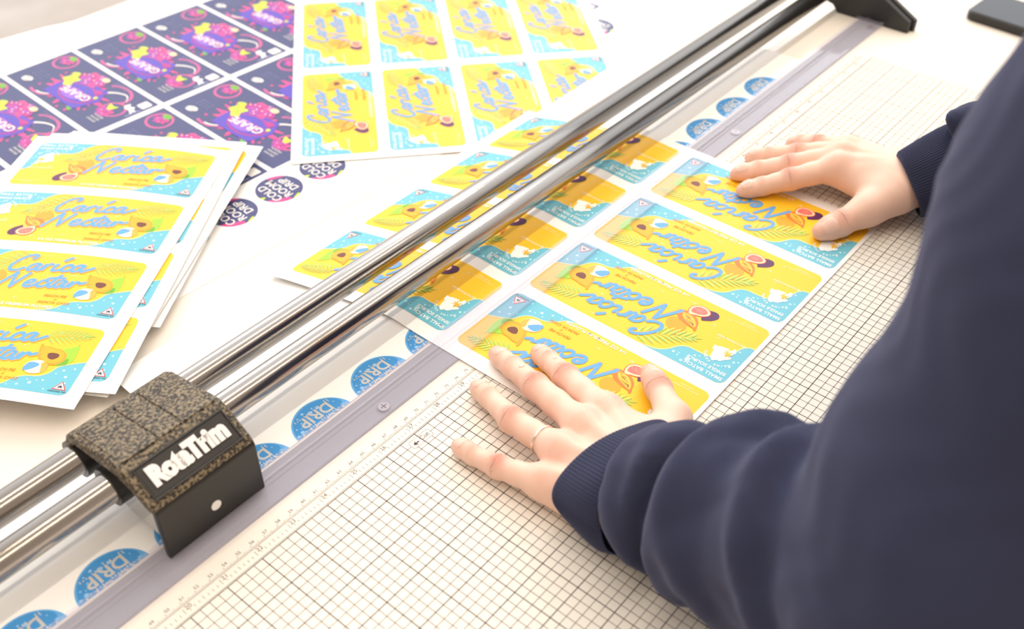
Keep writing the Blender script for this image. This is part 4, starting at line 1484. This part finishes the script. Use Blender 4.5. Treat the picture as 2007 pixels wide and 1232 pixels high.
def sweat_sdf(P):
    # left forearm: a small bunch behind the cuff, a deep crease, then the full sleeve
    t, ph_, L_ = seg_coords(P, LC1, LE)
    ax = (LE - LC1) / L_
    rad = np.interp(t, [-.01, 0.0, .012, .030, .060, .110, .200, .26], [.035, .0385, .0425, .0450, .0500, .0550, .0600, .0620])
    axis_pt = LC1.astype(np.float32) + np.clip(t, 0, L_)[:, None] * ax.astype(np.float32)
    dd = np.linalg.norm(P - axis_pt - np.array([0, 0, .004], np.float32), axis=1)
    d1 = (dd - rad) * .9
    w = np.clip(t / .02, 0, 1) * np.clip((L_ + .03 - t) / .05, 0, 1)
    tc_ = t - .036 - .010 * np.cos(ph_ + .6)
    groove = .0120 * np.exp(-(tc_ / .0065) ** 2) - .0035 * np.exp(-((tc_ - .018) / .010) ** 2)
    diag = np.sin((t - .06) * 120 + 1.5 * np.sin(ph_ + .4) + .8 * np.sin(ph_ * 2 + 1)) * .0042 * np.clip((t - .055) / .03, 0, 1)
    diag = diag + np.abs(np.sin(ph_ * 3.5 + t * 42)) * .0022 * np.clip((t - .045) / .03, 0, 1)
    small = np.sin(t * 230 + 2.4 * np.sin(ph_ + 2.1)) * .0011
    d1 = d1 + w * (groove - diag - small)
    d1 = -smin(-d1, t + .0015, .006)
    # upper left arm
    d2 = cone(P, LE, LS, .0775, .074)
    t2, p2, L2 = seg_coords(P, LE, LS)
    d2 = d2 - np.clip((t2) / .04, 0, 1) * (np.sin(t2 * 48 + 1.4 * np.sin(p2 + 1.0)) * .0045)
    d = smin(d1, d2, .012)
    # torso
    tor = cone(P, (.855, -.375, .395), (1.09, -.40, .395), .078, .078)
    tor = smin(tor, cone(P, (.92, -.42, .34), (.92, -.575, .02), .120, .14), .06)
    tor = smin(tor, cone(P, (1.04, -.42, .34), (1.04, -.575, .02), .120, .14), .06)
    tor = smin(tor, cone(P, (.92, -.575, .02), (1.04, -.575, .02), .14, .14), .06)
    tor = tor - .003 * np.sin(P[:, 2] * 60 + 6 * P[:, 0] + np.sin(P[:, 0] * 25))
    d = smin(d, tor, .035)
    # right arm
    t, ph_, L_ = seg_coords(P, RC1, RE)
    d3 = cone(P, RC1 + (RE - RC1) * .10, RE, .0440, .058)
    fold = np.sin(t * 110 + 1.2 * np.sin(ph_ + 2.4)) * .0045
    d3 = d3 - np.clip(t / .03, 0, 1) * fold
    d3 = smin(d3, cone(P, (1.143, -.155, .083), (1.170, -.180, .082), .0125, .016), .010)
    d3 = -smin(-d3, t + .0015, .006)
    d3 = smin(d3, cone(P, RE, RS, .058, .075), .03)
    d = smin(d, d3, .025)
    d = d - .0006 * np.sin(P[:, 0] * 210 + 3 * np.sin(P[:, 2] * 90)) * np.sin(P[:, 1] * 190 + 2 * np.sin(P[:, 0] * 70))
    return np.maximum(d, .0023 - P[:, 2] - 10 * (P[:, 1] < -.37))


V, F = surface_nets(sweat_sdf, (0.60, -0.72, -0.14), (1.33, -0.13, 0.50), 0.0034)
sw = mesh('sweatshirt', V, [tuple(int(i) for i in f) for f in F], [M['fabric']], person, smooth=True)
sw.matrix_parent_inverse = PINV
sw['label'] = 'navy fleece sweatshirt'


def cuff(c0, c1, wdir, rw, rh, rw1, rh1, ribs=110, roll=0):
    ax = c1 - c0; L_ = np.linalg.norm(ax); ax = ax / L_
    w = np.array(wdir, float); w -= ax * (w @ ax); w /= np.linalg.norm(w); h_ = np.cross(w, ax)
    if h_[2] < 0: h_ = -h_
    V = []; F = []
    n = ribs * 4
    rows = [(-.02, -.0018, 1), (-.03, -.0004, .6), (0.0, .0006, .3), (.03, .0011, 1), (.10, .0012, 1), (.3, .0014, 1), (.5, .0016, 1), (.7, .0014, 1), (.88, .0008, 1), (1.0, -.0008, 1), (1.12, -.003, 1)]
    rows = [(.35, -.0034, 0), (.06, -.0032, 0)] + rows
    for s_, off, rb in rows:
        for i in range(n):
            th = 2 * math.pi * i / n
            a_ = rw + (rw1 - rw) * s_; b_ = rh + (rh1 - rh) * s_
            ce, se = math.cos(th), math.sin(th)
            sq = (abs(ce) ** 2.3 + abs(se) ** 2.3) ** (-1 / 2.3)
            rr_ = .00038 * rb * math.cos(ribs * th)
            dn = (w * ce * b_ + h_ * se * a_); dn /= np.linalg.norm(dn)
            wob = .0012 * math.sin(3 * th + 1) + .0008 * math.sin(5 * th + s_ * 2)
            V.append(c0 + ax * L_ * s_ + (w * ce * a_ + h_ * se * b_) * sq + dn * (off + rr_ + wob))
    m_ = len(rows)
    for r in range(m_ - 1):
        for i in range(n):
            F.append((r * n + i, r * n + (i + 1) % n, (r + 1) * n + (i + 1) % n, (r + 1) * n + i))
    for v in V:
        if v[2] < .0023: v[2] = .0023
    o = mesh('cuff', V, F, [M['fabric']], sw, smooth=True)
    o['label'] = 'ribbed navy cuff'
    return o


cuff(LC0, LC1, (.95, -.27, .12), .0425, .0250, .0410, .0320)
cuff(RC0, RC1, (-.80, -.60, -.20), .0270, .0255, .0335, .0315, ribs=84)

# hair, eyes, trousers and shoes: outside the picture, but the person is whole from other viewpoints


def hair_sdf(P):
    d = cone(P, (.98, -.345, .600), (.98, -.325, .648), .086, .086)
    return np.maximum(d, np.maximum(.585 - P[:, 2] - 10 * (P[:, 1] < -.33), (P[:, 1] + .262) - 10 * (P[:, 2] > .665)))


V, F = surface_nets(hair_sdf, (.86, -.47, .50), (1.10, -.22, .76), .005)
M['hair'] = noise_bump(mat('brown_hair', (0.07, 0.04, 0.025), 0.5), 300, 0.4, 0.001, stretch=(1, 1, .1))
o = mesh('hair', V, [tuple(int(i) for i in f) for f in F], [M['hair']], person, smooth=True); o.matrix_parent_inverse = PINV


def leg_sdf(P):
    g = TZ - 0.74
    d = cone(P, (.91, -.58, .0), (1.05, -.58, .0), .125, .125)
    for sx in (-1, 1):
        x = .98 + sx * .09
        d = smin(d, cone(P, (x, -.585, -.02), (x + sx * .02, -.57, -.40), .098, .068), .04)
        d = smin(d, cone(P, (x + sx * .02, -.57, -.40), (x + sx * .02, -.60, g + .10), .068, .052), .03)
    return d


V, F = surface_nets(leg_sdf, (.72, -.78, TZ - .76), (1.24, -.40, .16), .011)
o = mesh('trousers', V, [tuple(int(i) for i in f) for f in F], [M['trouser']], person, smooth=True); o.matrix_parent_inverse = PINV
for sx in (-1, 1):
    g = TZ - 0.74
    x = .98 + sx * .11

    def shoe_sdf(P, x=x, g=g):
        d = smin(cone(P, (x, -.62, g + .045), (x, -.46, g + .030), .046, .038), cone(P, (x, -.61, g + .05), (x, -.60, g + .10), .045, .048), .02)
        return np.maximum(d, g + .001 - P[:, 2])
    V, F = surface_nets(shoe_sdf, (x - .08, -.70, g - .01), (x + .08, -.40, g + .17), .007)
    o = mesh('shoe', V, [tuple(int(i) for i in f) for f in F], [M['plate']], person, smooth=True); o.matrix_parent_inverse = PINV
    V, F = [], []
    bm = bmesh.new(); bmesh.ops.create_icosphere(bm, subdivisions=2, radius=.010, matrix=Matrix.Translation((.98 + sx * .029, -.2375, .618)))
    o = bmobj('eye', bm, [M['white_plastic']], person, smooth=True); o.matrix_parent_inverse = PINV
